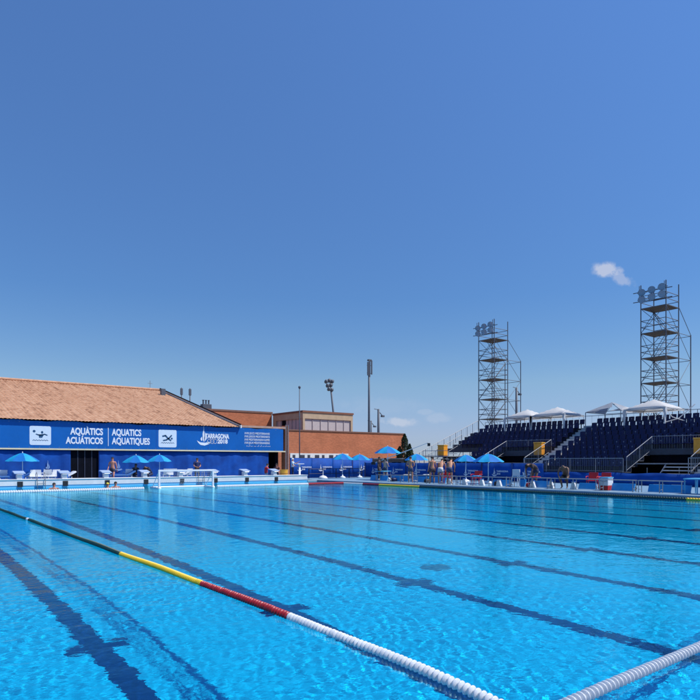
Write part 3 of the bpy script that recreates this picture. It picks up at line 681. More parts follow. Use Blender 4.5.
# goal
t = thing('water_polo_goal', (15.0, G1+.1, 0), 0, 'white water polo goal floating in front of the far wall', 'goal')
for s in (-1.68, 1.68):
    b = MB(); b.box(s-.055, s+.055, -.05, .05, -.12, .98); b.build('post', m_white, t, bevel=.012)
b = MB(); b.box(-1.735, 1.735, -.052, .052, .98, 1.09); b.build('crossbar', m_white, t, bevel=.012)
for s in (-1.68, 1.68):
    b = MB(); b.tube([(s, .05, 1.0), (s, 1.0, .1), (s, 1.05, 0)], .025); b.build('back_stay', m_white, t)
    b = MB(); b.tube([(s, -.1, .0), (s, 1.3, .0)], .09, 10); b.build('pontoon', m_white, t, smooth=True)
b = MB(); b.tube([(-1.7, 1.2, .02), (1.7, 1.2, .02)], .07, 8); b.build('rear_bar', m_white, t)
b = MB(); 
for k in range(29): x = -1.68+.12*k; b.tube([(x, .05, 1.0), (x, 1.0, .1)], .004, 3, False)
for k in range(9): f = k/8; b.tube([(-1.68, .05+.95*f, 1.0-.9*f), (1.68, .05+.95*f, 1.0-.9*f)], .004, 3, False)
b.build('net', m_white, t)

# ================================================================== GRANDSTAND
NR = 10; RW0, RP, RZ0, RH = 38.6, .80, .90, .37
YA, YB = 6.0, 40.2          # near and far ends
def rowx(i): return RW0 + RP*i
def rowz(i): return RZ0 + RH*i
st = thing('grandstand', (38, 0, .04), 0, 'dark scaffold grandstand with stepped rows along the right side of the pool', 'grandstand')
VOM = [(28.7, 33.0), (16.9, 20.9)]
def segs(i):
    out = []; y = YA
    cuts = sorted(VOM) if i < 4 else []
    for c0, c1 in cuts: out.append((y, c0)); y = c1
    out.append((y, YB if i >= 5 else 36.0)); return out
m_stdk = mat('stand_deck', (.05, .055, .075), .7, .2)
for i in range(NR):
    for y0, y1 in segs(i):
        b = MB(); b.box(rowx(i)-.38-38, rowx(i)+.42-38, y0, y1, rowz(i)-.10, rowz(i)-.04); b.box(rowx(i)-.38-38, rowx(i)-.35-38, y0, y1, rowz(i)-.41 if i else .1, rowz(i)-.10); b.build('tread', m_stdk, st)
b = MB(); b.box(RP*NR+.25, RP*NR+1.5, YA, YB, rowz(NR-1)-.05, rowz(NR-1)+.0); b.build('rear_walkway', m_gsteel, st)
for k in range(18):
    y = YA+.1+k*2.0
    if y > YB: break
    for i, xx in ((1, 1.5), (5, 5.0), (9, 8.6)):
        b = MB(); b.tube([(xx, y, 0), (xx, y, rowz(i)-.14)], .03); b.build('support_post', m_steel, st)
b = MB(); b.box(.25, 8.2, YB-.06, YB-.02, .1, 1.3)
b.build('end_sheet', m_blue, st)
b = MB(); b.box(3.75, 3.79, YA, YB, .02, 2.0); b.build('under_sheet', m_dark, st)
for k in range(4):
    b = MB(); b.tube([(.3+2*k, 40.1, .2), (2.3+2*k, 40.1, 1.0+.9*k)], .025); b.tube([(2.3+2*k, 40.1, .2), (2.3+2*k, 40.1, 1.0+.9*k)], .03); b.build('end_brace', m_steel, st)
# aisles
m_step = mat('step_grey', (.48, .49, .50), .6, .15)
for y0 in (27.45, 15.6):
    for i in range(NR):
        for h_ in (0, 1):
            b = MB(); x = rowx(i)-38-.40+.40*h_; z = rowz(i)-.04+RH*.5*h_
            b.box(x, x+.42, y0, y0+1.05, z-.17, z+.02); b.build('aisle_step', m_step, st)
# access platforms in the openings
for (c0, c1) in VOM:
    b = MB(); b.box(1.6, 3.6, c0, c1, 1.35, 1.42); b.build('access_platform', m_gsteel, st)
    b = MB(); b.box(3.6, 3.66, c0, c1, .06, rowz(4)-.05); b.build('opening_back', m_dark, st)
    for k in range(6):
        b = MB(); b.box(-.1+.28*k, .2+.28*k, c0+.3, c0+2.0, .1+.21*k, .16+.21*k); b.build('access_step', m_step, st)
    for yy in (c0+.25, c0+2.05):
        b = MB(); b.add([(-.15, yy, .0), (-.05, yy, .0), (1.7, yy, 1.25), (1.6, yy, 1.35), (-.15, yy+.05, .0), (-.05, yy+.05, .0), (1.7, yy+.05, 1.25), (1.6, yy+.05, 1.35)],
             [(0,1,2,3),(4,5,6,7),(0,1,5,4),(1,2,6,5),(2,3,7,6),(3,0,4,7)]); b.build('stringer', m_steel, st)
# end stair at the far end
for k in range(16):
    b = MB(); b.box(.3+.5*k, .8+.5*k, 39.0, 40.0, .55+.235*k, .60+.235*k); b.build('end_stair_step', m_step, st)
b = MB(); b.box(.0, 2.4, 36.1, 39.0, 1.9, 1.97); b.build('landing', m_gsteel, st)
for xx in (0.05, 1.2, 2.35):
    for yy in (36.2, 38.9):
        b = MB(); b.tube([(xx, yy, 0), (xx, yy, 1.9)], .03); b.build('support_post', m_steel, st)
# the blue skirt along the front
cl = MB(); n = 170
vs = [(37.92+.03*math.sin(k*.9), YA+(36-YA)*k/n, .1) for k in range(n+1)] + [(37.95+.02*math.sin(k*.7), YA+(36-YA)*k/n, .84+.03*math.sin(k*.37)) for k in range(n+1)]
cl.add(vs, [(k, k+1, n+2+k, n+1+k) for k in range(n)]); o = cl.build('skirt_cloth', m_blue, smooth=True); o.modifiers.new('s', 'SOLIDIFY').thickness = .01
tag(o, 'blue cloth skirt hung along the foot of the grandstand', 'cloth skirt')

def railing(pts, h, label, bars=.13, m=None, top=.024, name='railing', cat='railing', grp=None, loc0=None):
    pts = [Vector(p) for p in pts]; p0 = pts[0]; t = thing(name, p0, 0, label, cat, grp); m = m or m_gsteel
    for i in range(len(pts)-1):
        a, c = pts[i]-p0, pts[i+1]-p0; L = (c-a).length
        b = MB(); b.tube([a+Vector((0, 0, h)), c+Vector((0, 0, h))], top); b.build('top_rail', m if bars and bars > .19 else m_steel, t)
        b = MB(); b.tube([a+Vector((0, 0, .1)), c+Vector((0, 0, .1))], .016); b.build('bottom_rail', m, t)
        if bars:
            b = MB(); n = int(L/bars)
            for k in range(1, n): p = a+(c-a)*k/n; b.tube([p+Vector((0, 0, .1)), p+Vector((0, 0, h))], .009, 4, False)
            o = b.build('bar_infill', m, t)
    ps = 0
    for i, p in enumerate(pts):
        b = MB(); p = p-p0; b.tube([p, p+Vector((0, 0, h))], .026); b.build('post', m, t)
    return t
def lin(a, c, n): a, c = Vector(a), Vector(c); return [tuple(a+(c-a)*k/n) for k in range(n+1)]
railing(lin((38.02, 28.5, .86), (38.02, 20.9, .86), 4), .92, 'low grey guard rail along the stand front between the two access openings')
railing(lin((38.02, 16.9, .86), (38.02, 8.0, .86), 4), .92, 'grey guard rail along the stand front right of the right access opening')
railing(lin((38.02, 36.0, .86), (38.02, 33.1, .86), 2), .92, 'short grey guard rail at the stand front left of the left access opening')
railing(lin((38.0, 40.25, 1.1), (46.6, 40.25, 4.55), 11), .95, 'tall sloping grey railing climbing the left end of the grandstand', bars=.27)
railing(lin((38.6, 38.9, 1.3), (42.8, 38.9, 3.1), 4), .9, 'inner sloping stair rail at the left end of the grandstand', bars=.22)
railing(lin((38.0, 36.0, 1.97), (38.0, 39.0, 1.97), 2), .5, 'short horizontal rail of the landing at the left end of the grandstand', bars=0)
railing(lin((47.6, YB, 4.2), (47.6, 8, 4.2), 18), 1.15, 'long grey guard rail along the top rear edge of the grandstand', bars=.45)
for (c0, c1), w in zip(VOM, ('left', 'right')):
    railing(lin((41.7, c0, 2.3), (41.7, c1, 2.3), 2), .95, 'grey railing across the back of the %s access opening in the stand' % w, bars=.16)
    railing(lin((38.4, c0+.02, .9), (41.7, c0+.02, 2.3), 2), .95, 'sloping handrail on the right side of the %s access opening' % w, bars=.2)
    railing(lin((38.4, c1-.02, .9), (41.7, c1-.02, 2.3), 2), .95, 'sloping handrail on the left side of the %s access opening' % w, bars=.2)

# seats
seat_b = MB()
seat_b.M = Matrix.Identity(4)
def seat_shell(b):
    W = .22
    prof = [(-.24, .40), (-.22, .43), (-.05, .41), (.12, .40), (.18, .43), (.21, .55), (.235, .74), (.25, .80), (.262, .79), (.25, .70), (.225, .54), (.20, .395), (.12, .37), (-.05, .38), (-.22, .40)]
    n = len(prof); us = (-1, -.8, 0, .8, 1)
    vs = []
    for u in us:
        for x, z in prof: vs.append((x + .03*abs(u)**2*(-1 if z > .5 else 0), u*W, z + (.02*abs(u) if z < .5 else -.02*abs(u)**3)))
    fs = [(j*n+i, j*n+(i+1) % n, (j+1)*n+(i+1) % n, (j+1)*n+i) for j in range(4) for i in range(n)] + [tuple(range(n)), tuple(4*n+k for k in range(n))]
    b.add(vs, fs)
    b.box(.02, .08, -.03, .03, 0, .38); b.box(-.08, .16, -.05, .05, -.02, .0)
seat_shell(seat_b)
_q = MB(); _q.v = list(seat_b.v); _q.f = list(seat_b.f); _q.mi = list(seat_b.mi); _q.cur = 1; _q.box(.214, .228, -.035, .035, .60, .655); _q.box(.205, .222, -.012, .012, .48, .56)  # small pale boxes on the backrest: sun highlights put in as colour
_o = _q.build('glint_seat', [m_navy, mat('seat_glint', (.30, .31, .36), .4)]); seat_with_glint = _o.data; bpy.data.objects.remove(_o)
seat0 = None; nseat = 0; sn = 0
ords = ordw + ['thirteenth', 'fourteenth', 'fifteenth', 'sixteenth', 'seventeenth', 'eighteenth', 'nineteenth', 'twentieth', 'twenty-first', 'twenty-second', 'twenty-third', 'twenty-fourth', 'twenty-fifth', 'twenty-sixth']
def put_seat(i, y, lab):
    global seat0, nseat
    if seat0 is None:
        seat0 = seat_b.build('stand_seat', [m_navy]); o = seat0
        tag(o, lab, 'seat', 'navy seats of the grandstand')
    else:
        o = seat0.copy(); COL.objects.link(o); o['label'] = lab
        if random.random() < .5: o.data = seat_with_glint
    o.location = (rowx(i)-.02, y, rowz(i)-.04); o.rotation_euler = (0, 0, random.uniform(-.02, .02)); nseat += 1
for i in range(NR):
    row = '%s row up' % ordw[i]
    yL1 = (36.0 if i < 5 else 38.9) ; y = 28.75 if i >= 4 else 33.25; k = 0
    while y < yL1-.2:
        if i >= 4: lab = 'navy seat, %s, %s left of the central aisle' % (row, ords[k])
        else: lab = 'navy seat, %s, %s left of the left opening' % (row, ords[k])
        put_seat(i, y, lab); y += .52; k += 1
    y = 27.2; k = 0; lim = 21.0 if i < 4 else 18.2 + .17*(i-4)
    while y > lim:
        lab = 'navy seat, %s, %s right of the central aisle' % (row, ords[k])
        put_seat(i, y, lab); y -= .52; k += 1
print('seats', nseat)

# orange bins / panels
def bin_(loc, label):
    t = thing('orange_bin', loc, .2, label, 'bin')
    b = MB(); b.box(-.32, .32, -.32, .32, 0, .9); b.build('body', m_orange, t, bevel=.05)
    b = MB(); b.box(-.35, .35, -.35, .35, .9, .98); b.build('lid', mat('orange_lid', (.80, .42, .05), .5), t, bevel=.03)
    return t
bin_((41.0, 29.3, 1.99+.07), 'orange bin standing on the right end of the left access platform'); bin_((41.2, 17.6, 2.07), 'orange bin at the right edge of the photo on the stand')
bin_((39.6, 38.2, 2.02), 'orange bin on the landing at the far left end of the grandstand')
for o in [q for q in bpy.data.objects if q.name.startswith('orange_bin')]:
    pass

# gazebos on the upper rows
def gazebo(y0, y1, label, cloth_on=True):
    x0, x1 = 44.6, 47.4; zf = 3.55; ze, zp = 5.40, 6.10
    t = thing('gazebo', ((x0+x1)/2, (y0+y1)/2, 0), 0, label, 'gazebo', 'gazebos on top of the grandstand'); cx, cy = (x0+x1)/2, (y0+y1)/2; hx, hy = (x1-x0)/2, (y1-y0)/2
    for sx in (-1, 1):
        for sy in (-1, 1):
            z0 = zf if sx < 0 else 4.15
            b = MB(); b.tube([(sx*hx, sy*hy, z0), (sx*hx, sy*hy, ze)], .03 if cloth_on else .035); b.build('leg', m_white if cloth_on else m_gsteel, t)
    b = MB(); c = [(-hx, -hy, ze), (hx, -hy, ze), (hx, hy, ze), (-hx, hy, ze)]
    for k in range(4): b.tube([c[k], c[(k+1) % 4]], .025); b.tube([c[k], (0, 0, zp-.03)], .02)
    b.build('frame', m_gsteel, t)
    if cloth_on:
        N = 10; vs = []; fs = []
        for j in range(N+1):
            for i in range(N+1):
                u, v = 2*i/N-1, 2*j/N-1; d = max(abs(u), abs(v)); e = min(abs(u), abs(v))
                z = ze + (zp-ze)*(1-d)**.88 + .03*(1-d)*math.cos(e*3) - (.05*(1-e*e) if d > .99 else 0)
                vs.append((u*(hx+.05), v*(hy+.05), z+.03))
        fs = [(j*(N+1)+i, j*(N+1)+i+1, (j+1)*(N+1)+i+1, (j+1)*(N+1)+i) for j in range(N) for i in range(N)]
        b = MB(); b.add(vs, fs); o = b.build('canopy', m_tent, t, smooth=True); o.modifiers.new('s', 'SOLIDIFY').thickness = .006
        for k in range(4):
            a, c2 = Vector(c[k]), Vector(c[(k+1) % 4]); b = MB(); n = 10
            vs = []
            for q in range(n+1): p = a+(c2-a)*q/n; p.x *= 1.02; p.y *= 1.02; vs += [(p.x, p.y, ze+.02), (p.x, p.y, ze-.10-.03*math.cos(q*6.283/2.5))]
            b.add(vs, [(2*q, 2*q+2, 2*q+3, 2*q+1) for q in range(n)]); b.build('valance', m_tent, t)
        for sy in (-1, 1):
            b = MB(); b.add([(-hx-.04, sy*hy-.16, ze), (-hx-.04, sy*hy+.16, ze), (-hx-.04, sy*hy+.03, zf+.5), (-hx-.04, sy*hy-.03, zf+.5)], [(0, 1, 2, 3)]); b.build('leg_wrap', m_tent, t)
    return t
gazebo(32.75, 35.45, 'white gazebo on the stand top, leftmost of the gazebos')
gazebo(29.5, 32.65, 'white gazebo on the stand top, beside the leftmost one and right of it')
g = gazebo(24.7, 27.6, 'grey gazebo frame with a partly stripped cloth on the stand top', False)
b = MB(); b.add([(-1.4, -1.45, 5.43), (-1.4, 1.45, 5.43), (0, 0, 6.2), (1.4, 1.45, 5.43), (-.6, -.3, 5.75)], [(1, 4, 2), (1, 2, 3)]); b.add([(1.4, -1.45, 5.45), (.1, .1, 6.22), (-1.4, -1.45, 5.45), (-.2, -1.5, 5.40)], [(0, 1, 3), (1, 2, 3)]); o = b.build('torn_cloth', mat('grey_cloth', (.42, .46, .52), .8, trans=.4), g)
g = gazebo(21.4, 24.4, 'white gazebo on the stand top below the right scaffold tower')
b = MB(); b.tube([(-1.4, -1.5, 5.3), (-1.2, -1.9, 4.7), (-.8, -2.6, 4.4)], .03); b.tube([(-1.4, -1.5, 4.35), (-.9, -2.2, 4.6), (0, -2.9, 5.6)], .035); b.build('cloth_tail', m_tent, g)
b = MB(); vs = [(-1.35, 1.2, 5.44), (1.35, 1.2, 5.44), (1.2, 3.1, 5.36), (0, 2.2, 5.75), (-1.2, 3.0, 5.40)]; b.add(vs, [(0, 1, 3), (0, 3, 4), (1, 2, 3)]); b.build('loose_cloth', m_tent, g)

# scaffold lighting towers
def tower(x0, y0, label, side, nlift=7, tilt=0):
    t = thing('scaffold_tower', (x0, y0, .04), 0, label, 'scaffold tower', 'scaffold lighting towers behind the stand'); A, Bw, H = 2.0, 2.1, 15.7
    r = .046
    for x, y, h in ((0, 0, H), (0, A, H), (Bw, 0, H), (Bw, A, H), (2*Bw, 0, 11.9), (2*Bw, A, 11.9)):
        b = MB(); b.tube([(x, y, 0), (x, y, h)], r); b.build('upright', m_pole, t)
    z = 1.8; lv = 0
    while z < 14:
        top = z > 13.5
        b = MB(); b.box(.03, Bw-.03, -.02, A+.02, z, z+.035); b.build('platform', m_wood, t)
        b = MB()
        for dz in (0, .5, 1.0):
            for p, q in (((0, 0), (0, A)), ((Bw, 0), (Bw, A)), ((0, 0), (Bw, 0)), ((0, A), (Bw, A))):
                b.tube([(*p, z+dz), (*q, z+dz)], .028, 5)
        if z < 11.9:
            for p, q in (((Bw, 0), (2*Bw, 0)), ((Bw, A), (2*Bw, A)), ((2*Bw, 0), (2*Bw, A))): b.tube([(*p, z), (*q, z)], .024, 5)
        b.build('ledger_ring', m_pole, t)
        if z < 13:
            b = MB(); s_ = lv % 2
            b.tube([(0, A*s_, z+.05), (0, A*(1-s_), z+2)], .02, 5); b.tube([(Bw*s_, 0, z), (Bw*(1-s_), 0, z+2)], .02, 5); b.tube([(Bw, A*(1-s_), z), (Bw, A*s_, z+2)], .024, 5); b.tube([(0, A*(1-s_), z+.05), (0, A*s_, z+2)], .022, 5); b.tube([(Bw*(1-s_), A, z), (Bw*s_, A, z+2)], .022, 5)
            if z < 11: b.tube([(Bw if s_ else 2*Bw, 0, z), (2*Bw if s_ else Bw, 0, z+2)], .02, 5); b.tube([(2*Bw if s_ else Bw, A, z), (Bw if s_ else 2*Bw, A, z+2)], .02, 5)
            b.build('brace', m_pole, t)
            b = MB(); ya, yb = (.35, 1.65) if s_ else (1.65, .35)
            for xx in (.85, 1.25): b.tube([(xx, ya, z+.05), (xx, yb, z+2)], .022, 5)
            for k in range(7): f = (k+.5)/7; b.tube([(.85, ya+(yb-ya)*f, z+.05+1.95*f), (1.25, ya+(yb-ya)*f, z+.05+1.95*f)], .014, 4)
            b.build('ladder', m_pole, t)
        z += 2.0; lv += 1
    b = MB()
    b.tube([(0, 0, 0), (Bw, 0, 1.8)], .02, 5); b.tube([(Bw, 0, 13.9), (2*Bw, 0, 11.9)], .024, 5); b.tube([(Bw, A, 13.9), (2*Bw, A, 11.9)], .024, 5); b.build('brace', m_pole, t)
    b = MB(); b.tube([(-.25, -.6, 14.25), (-.25, A+.5, 14.35)], .035); b.tube([(-.25, -.6, 15.0), (-.25, A+.5, 15.1)], .035)
    for yy in (0, A): b.tube([(-.25, yy, 14.3), (-.25, yy, 15.6)], .03); b.tube([(-.25, yy, 14.4), (0, yy, 14.4)], .03)
    b.build('lamp_bar', m_pole, t)
    nm = ['left', 'middle', 'right']
    for r_ in (0, 1):
        for k in range(3):
            f = thing('floodlight', (x0-.45, y0+A-.3-.80*k, .04+15.0-.56*r_+.06*k), 0, 'round floodlight, %s of the %s row on the %s scaffold tower' % (nm[k], ('upper', 'lower')[r_], side), 'floodlight', 'floodlights on the scaffold towers')
            mt = Matrix.Rotation(R(22), 4, 'Z') @ Matrix.Rotation(R(-112), 4, 'Y') @ Matrix.Diagonal((.82, .82, .82, 1))
            b = MB(); b.M = mt; b.lathe([(0, -.26), (.12, -.25), (.20, -.12), (.33, .06), (.345, .09)], 16); b.build('reflector', mat('lamp_shell', (.16, .20, .27), .35, .1, metal=.5), f, smooth=True)
            b = MB(); b.M = mt; b.lathe([(0, .06), (.33, .075)], 16); b.build('glass', mat('lamp_glass', (.22, .30, .42), .08, .05), f)
            b = MB(); b.tube([(.2, -.36, 0), (.05, -.37, 0)], .02); b.tube([(.2, .36, 0), (.05, .37, 0)], .02); b.tube([(.2, -.36, 0), (.2, .36, 0)], .02); b.build('yoke', m_pole, f)
    return t
tower(49.3, 23.6, 'tall scaffold tower with round floodlights near the right edge', 'right')
tower(49.3, 40.5, 'scaffold tower with round floodlights behind the left end of the stand', 'left')

# ================================================================== PARASOLS
def parasol_mats():
    a = mat('parasol_cyan', (.02, .46, .80), .6, .1, 3, trans=.4); c = mat('parasol_deep', (.006, .20, .62), .7, .1, 3, trans=.35); return a, c
pa, pc = parasol_mats()
def parasol(x, y, zt, r, label, z0=.09, base=True, rz=0):
    t = thing('parasol', (x, y, z0), rz, label, 'parasol', 'blue parasols round the pool'); h = zt-z0
    b = MB(); b.tube([(0, 0, 0), (0, 0, h)], .022, 8); b.build('pole', m_white, t)
    b = MB(); n = 8; sub = 6; vs = [(0, 0, h)]; fs = []; drop = .36*r+.10
    rings = 5; 
    for j in range(1, rings+1):
        f = j/rings
        for k in range(n*sub):
            a = 2*math.pi*k/(n*sub); u = (k % sub)/sub; sag = 1-.075*math.sin(math.pi*u)*f
            rr = r*f*sag; z = h - drop*f**1.5*1.1 + .04*math.sin(math.pi*u)*f*-1
            vs.append((rr*math.cos(a), rr*math.sin(a), z))
    m_ = n*sub
    for k in range(m_): b.cur = (k//sub) % 2; b.add([], []); fs.append((0, 1+k, 1+(k+1) % m_)); 
    mi = [(k//sub) % 2 for k in range(m_)]
    for j in range(rings-1):
        for k in range(m_):
            fs.append((1+j*m_+k, 1+j*m_+(k+1) % m_, 1+(j+1)*m_+(k+1) % m_, 1+(j+1)*m_+k)); mi.append((k//sub) % 2)
    b.v = vs; b.f = fs; b.mi = mi; o = b.build('canopy', [pa, pc], t)
    b = MB()
    for k in range(n):
        a = 2*math.pi*k/n; b.tube([(0, 0, h-.04), (r*.5*math.cos(a), r*.5*math.sin(a), h-drop*.42-.03), (r*.97*math.cos(a), r*.97*math.sin(a), h-drop*1.05-.02)], .007, 4, False)
    b.build('ribs', m_steel, t)
    b = MB(); b.lathe([(0, .09), (.02, .08), (.03, 0), (0, -.02)], 8, (0, 0, h)); b.build('finial', m_white, t)
    if base:
        b = MB(); b.lathe([(0, 0), (.26, 0), (.28, .06), (.2, .15), (.06, .2), (.05, .3), (0, .3)], 16); b.build('base', m_white, t, smooth=True)
    return t
parasol(atY(22.5, 43.2), 43.2, 2.1, .98, 'blue parasol at the far left, left of the dark doorway')
parasol(atY(136, 43.6), 43.6, 2.0, .95, 'blue parasol just right of the dark doorway, left of an overlapping pair')
parasol(atY(159.5, 43.9), 43.9, 2.05, .90, 'blue parasol overlapping its neighbour behind the left goal post')
parasol(atY(342.5, 43.9), 43.9, 2.25, .98, 'blue parasol before the brick hall, left of the pair there')
parasol(atY(359.5, 43.9), 43.9, 2.2, .98, 'blue parasol before the brick hall, right of the pair there')
parasol(33.0, 37.9, 2.78, 1.08, 'tall blue parasol at the left end of the right deck, highest of all')
parasol(33.6, 35.2, 2.15, .92, 'blue parasol behind the lone standing swimmer')
parasol(34.0, 30.5, 2.05, .88, 'small blue parasol left of the widest one on the right deck')
parasol(32.5, 27.2, 2.08, 1.04, 'wide blue parasol in front of the left access opening of the stand')

# ================================================================== DECK FURNITURE
def armchair(m=None):
    t = thing('plastic_chair', (0, 0, 0), 0, 'x', 'chair'); m = m or m_white
    b = MB(); b.box(-.25, .25, -.24, .22, .42, .45); b.build('seat', m, t, bevel=.01)
    b = MB(); b.add([(-.25, .2, .46), (.25, .2, .46), (.24, .34, .88), (-.24, .34, .88), (-.25, .23, .46), (.25, .23, .46), (.24, .37, .88), (-.24, .37, .88)],
        [(0,1,2,3),(4,5,6,7),(0,1,5,4),(1,2,6,5),(2,3,7,6),(3,0,4,7)]); b.build('backrest', m, t, bevel=.008)
    for s in (-1, 1):
        b = MB(); b.tube([(s*.27, -.22, .42), (s*.28, -.24, .66), (s*.28, .1, .68), (s*.27, .3, .66)], .02); b.build('armrest', m, t, smooth=True)
        for yy in (-.22, .22):
            b = MB(); b.tube([(s*.24, yy, .43), (s*.27, yy*1.2, 0)], .02); b.build('leg', m, t)
    return t
ch = armchair(); first = True
def place(proto, state, loc, rz, lab, grp):
    if not state: proto.location = loc; proto.rotation_euler = (0, 0, rz); proto['label'] = lab; proto['group'] = grp; state.append(1)
    else: copy_tree(proto, loc, rz, lab, grp)
stt = []; GC = 'white plastic chairs behind the far pool wall'
chairs = [(2, 'white plastic chair cut by the left edge of the photo'), (31.5, 'white plastic chair right of the leftmost parasol, first of a row of four'), (37, 'white plastic chair right of the leftmost parasol, second of a row of four'),
          (47, 'white plastic chair directly under the white boat emblem left of the doorway'), (53.5, 'white plastic chair left of the second starting block'),
          (166, 'white plastic chair seen through the goal, first from its left post'), (172.5, 'white plastic chair seen through the goal, second from its left post'), (187, 'white plastic chair seen through the goal, left of the person in navy'), (128, 'white plastic chair between the fourth starting block and the shirtless man')]
for k, (px, lab) in enumerate(chairs): place(ch, stt, (atY(px, 43.6), 43.6, .09+.08), R(180)+.3*math.sin(k*2), lab, GC)
def lounger(px, Y, label, m):
    t = thing('sun_lounger', (atY(px, Y), Y, .09), R(4), label, 'sun lounger', 'sun loungers behind the far pool wall')
    b = MB(); b.box(-.8, .5, -.3, .3, .50, .60); b.build('mattress', m, t, bevel=.03)
    b = MB(); b.add([(.5, -.3, .5), (.5, .3, .5), (1.0, .3, .78), (1.0, -.3, .78), (.5, -.3, .6), (.5, .3, .6), (.95, .3, .87), (.95, -.3, .87)], [(0,1,2,3),(4,5,6,7),(0,1,5,4),(1,2,6,5),(2,3,7,6),(3,0,4,7)]); b.build('backrest', m, t, bevel=.02)
    for x in (-.7, .7):
        for y in (-.25, .25):
            b = MB(); b.tube([(x, y, 0), (x, y, .5)], .025); b.build('leg', m_white, t)
lounger(12, 43.1, 'blue sun lounger left of the first starting block', mat('blue_plastic', (.05, .16, .42), .45, .1))
lounger(42, 43.1, 'white sun lounger between the first and second starting blocks', m_white)
lounger(59, 43.1, 'white sun lounger directly behind the second starting block', m_white)
lounger(120, 43.1, 'blue sun lounger behind the shirtless man by the doorway', MATS['blue_plastic'])
lounger(177, 43.4, 'white sun lounger seen through the middle of the goal', m_white)
# yellow drum, white stand near the corner
t = thing('yellow_bin', (atY(284.3, 42.1), 42.15, .09), 0, 'yellow drum bin beside the brick column at the porch', 'bin')
b = MB(); b.lathe([(0, 0), (.28, 0), (.30, .1), (.31, .78), (.33, .8), (.33, .84), (.28, .84), (.28, .7), (0, .7)], 20); b.build('drum', mat('drum_yellow', (.62, .33, .03), .5, .12), t, smooth=False)
b = MB(); b.lathe([(.315, .5), (.325, .5), (.325, .56), (.315, .56)], 20); b.build('hoop', mat('hoop', (.35, .16, .02), .5), t)
t = thing('white_post_stand', (atY(299.5, 42.6), 42.6, .09), 0, 'white slim stand with a small tray beside the man in pale blue', 'stand')
b = MB(); b.lathe([(0, 0), (.25, 0), (.25, .05), (.09, .12), (.07, 1.25), (0, 1.25)], 14); b.build('column', m_white, t, smooth=True)
b = MB(); b.box(-.33, .33, -.2, .2, 1.25, 1.3); b.build('tray', m_white, t, bevel=.01)
t = thing('parasol_stand', (atY(323, 43.6), 43.6, .09), 0, 'empty white parasol base in front of the blue fence', 'parasol stand')
b = MB(); b.lathe([(0, 0), (.38, 0), (.4, .06), (.28, .2), (.08, .28), (0, .28)], 18); b.build('foot', m_white, t, smooth=True)
b = MB(); b.tube([(0, 0, .25), (0, 0, .7)], .03); b.build('socket', m_white, t)

# right deck: benches of steel rail
def deck_rail(Y0, Y1, X, label, z=.62):
    t = thing('deck_bench', (X, Y0, .09), 0, label, 'bench', 'long steel benches along the right deck'); L = Y1-Y0; n = max(1, round(L/1.25))
    b = MB(); b.box(-.17, .17, 0, L, z-.13, z-.09); b.build('bench_top', m_steel, t, bevel=.006)
    for k in range(n+1):
        y = .04+(L-.08)*k/n; b = MB(); b.tube([(-.15, y, 0), (-.15, y, z-.13)], .022); b.tube([(.15, y, 0), (.15, y, z-.13)], .022); b.tube([(-.15, y, .15), (.15, y, .15)], .016); b.build('leg_frame', m_steel, t)
deck_rail(27.4, 31.0, 29.5, 'steel bench on the deck beside the three swimmers in front of the small parasol', .66)
deck_rail(23.2, 27.1, 29.5, 'steel bench on the deck left of the white lifeguard chair', .66)
deck_rail(20.5, 23.0, 29.6, 'steel bench on the deck in front of the bending dark figure', .68)
deck_rail(17.6, 20.3, 29.6, 'steel bench on the deck in front of the red chairs', .68)
deck_rail(15.6, 17.4, 29.5, 'steel bench left of the dark gap on the near right deck', .68)
deck_rail(13.3, 15.4, 29.5, 'steel bench between the dark gap and the pale blue frame at right', .68)
deck_rail(31.8, 35.8, 30.2, 'steel bench on the deck behind the lone standing swimmer', .60)
GB = 'bright blue foam boards on the right deck'
def board(Y0, Y1, X, h, label):
    t = thing('foam_board', (X, Y0, .10), 0, label, 'foam board', GB); L = Y1-Y0
    b = MB(); b.add([(0, 0, 0), (0, L, 0), (.14, L, h), (.14, 0, h), (.06, 0, 0), (.06, L, 0), (.20, L, h), (.20, 0, h)], [(0,1,2,3),(4,5,6,7),(0,1,5,4),(1,2,6,5),(2,3,7,6),(3,0,4,7)]); b.build('pad', m_cyan, t, bevel=.012)
    for y in (.15, L-.15):
        b = MB(); b.tube([(.2, y, h*.8), (.42, y, 0)], .015); b.build('prop', m_steel, t)
board(13.3, 15.3, 30.1, .36, 'bright blue foam board nearest the pale blue frame at the right edge'); board(16.0, 17.2, 30.1, .36, 'bright blue foam board right of the white and red box')
board(22.6, 23.0, 30.2, .42, 'narrow bright blue board right of the white lifeguard chair'); board(23.6, 25.0, 30.2, .36, 'bright blue foam board left of the white lifeguard chair')
board(21.0, 22.3, 30.2, .36, 'bright blue foam board under the bending dark figure'); board(18.2, 19.2, 30.3, .32, 'bright blue foam board beneath the red folding seats')
board(31.3, 33.0, 30.9, .40, 'bright blue foam board right behind the lone standing swimmer'); board(33.3, 35.2, 30.9, .40, 'bright blue foam board just left of the lone standing swimmer'); board(35.6, 37.6, 30.9, .40, 'bright blue foam board at the far left end of the right deck'); board(29.6, 31.0, 30.9, .40, 'bright blue foam board left of the three swimmers')
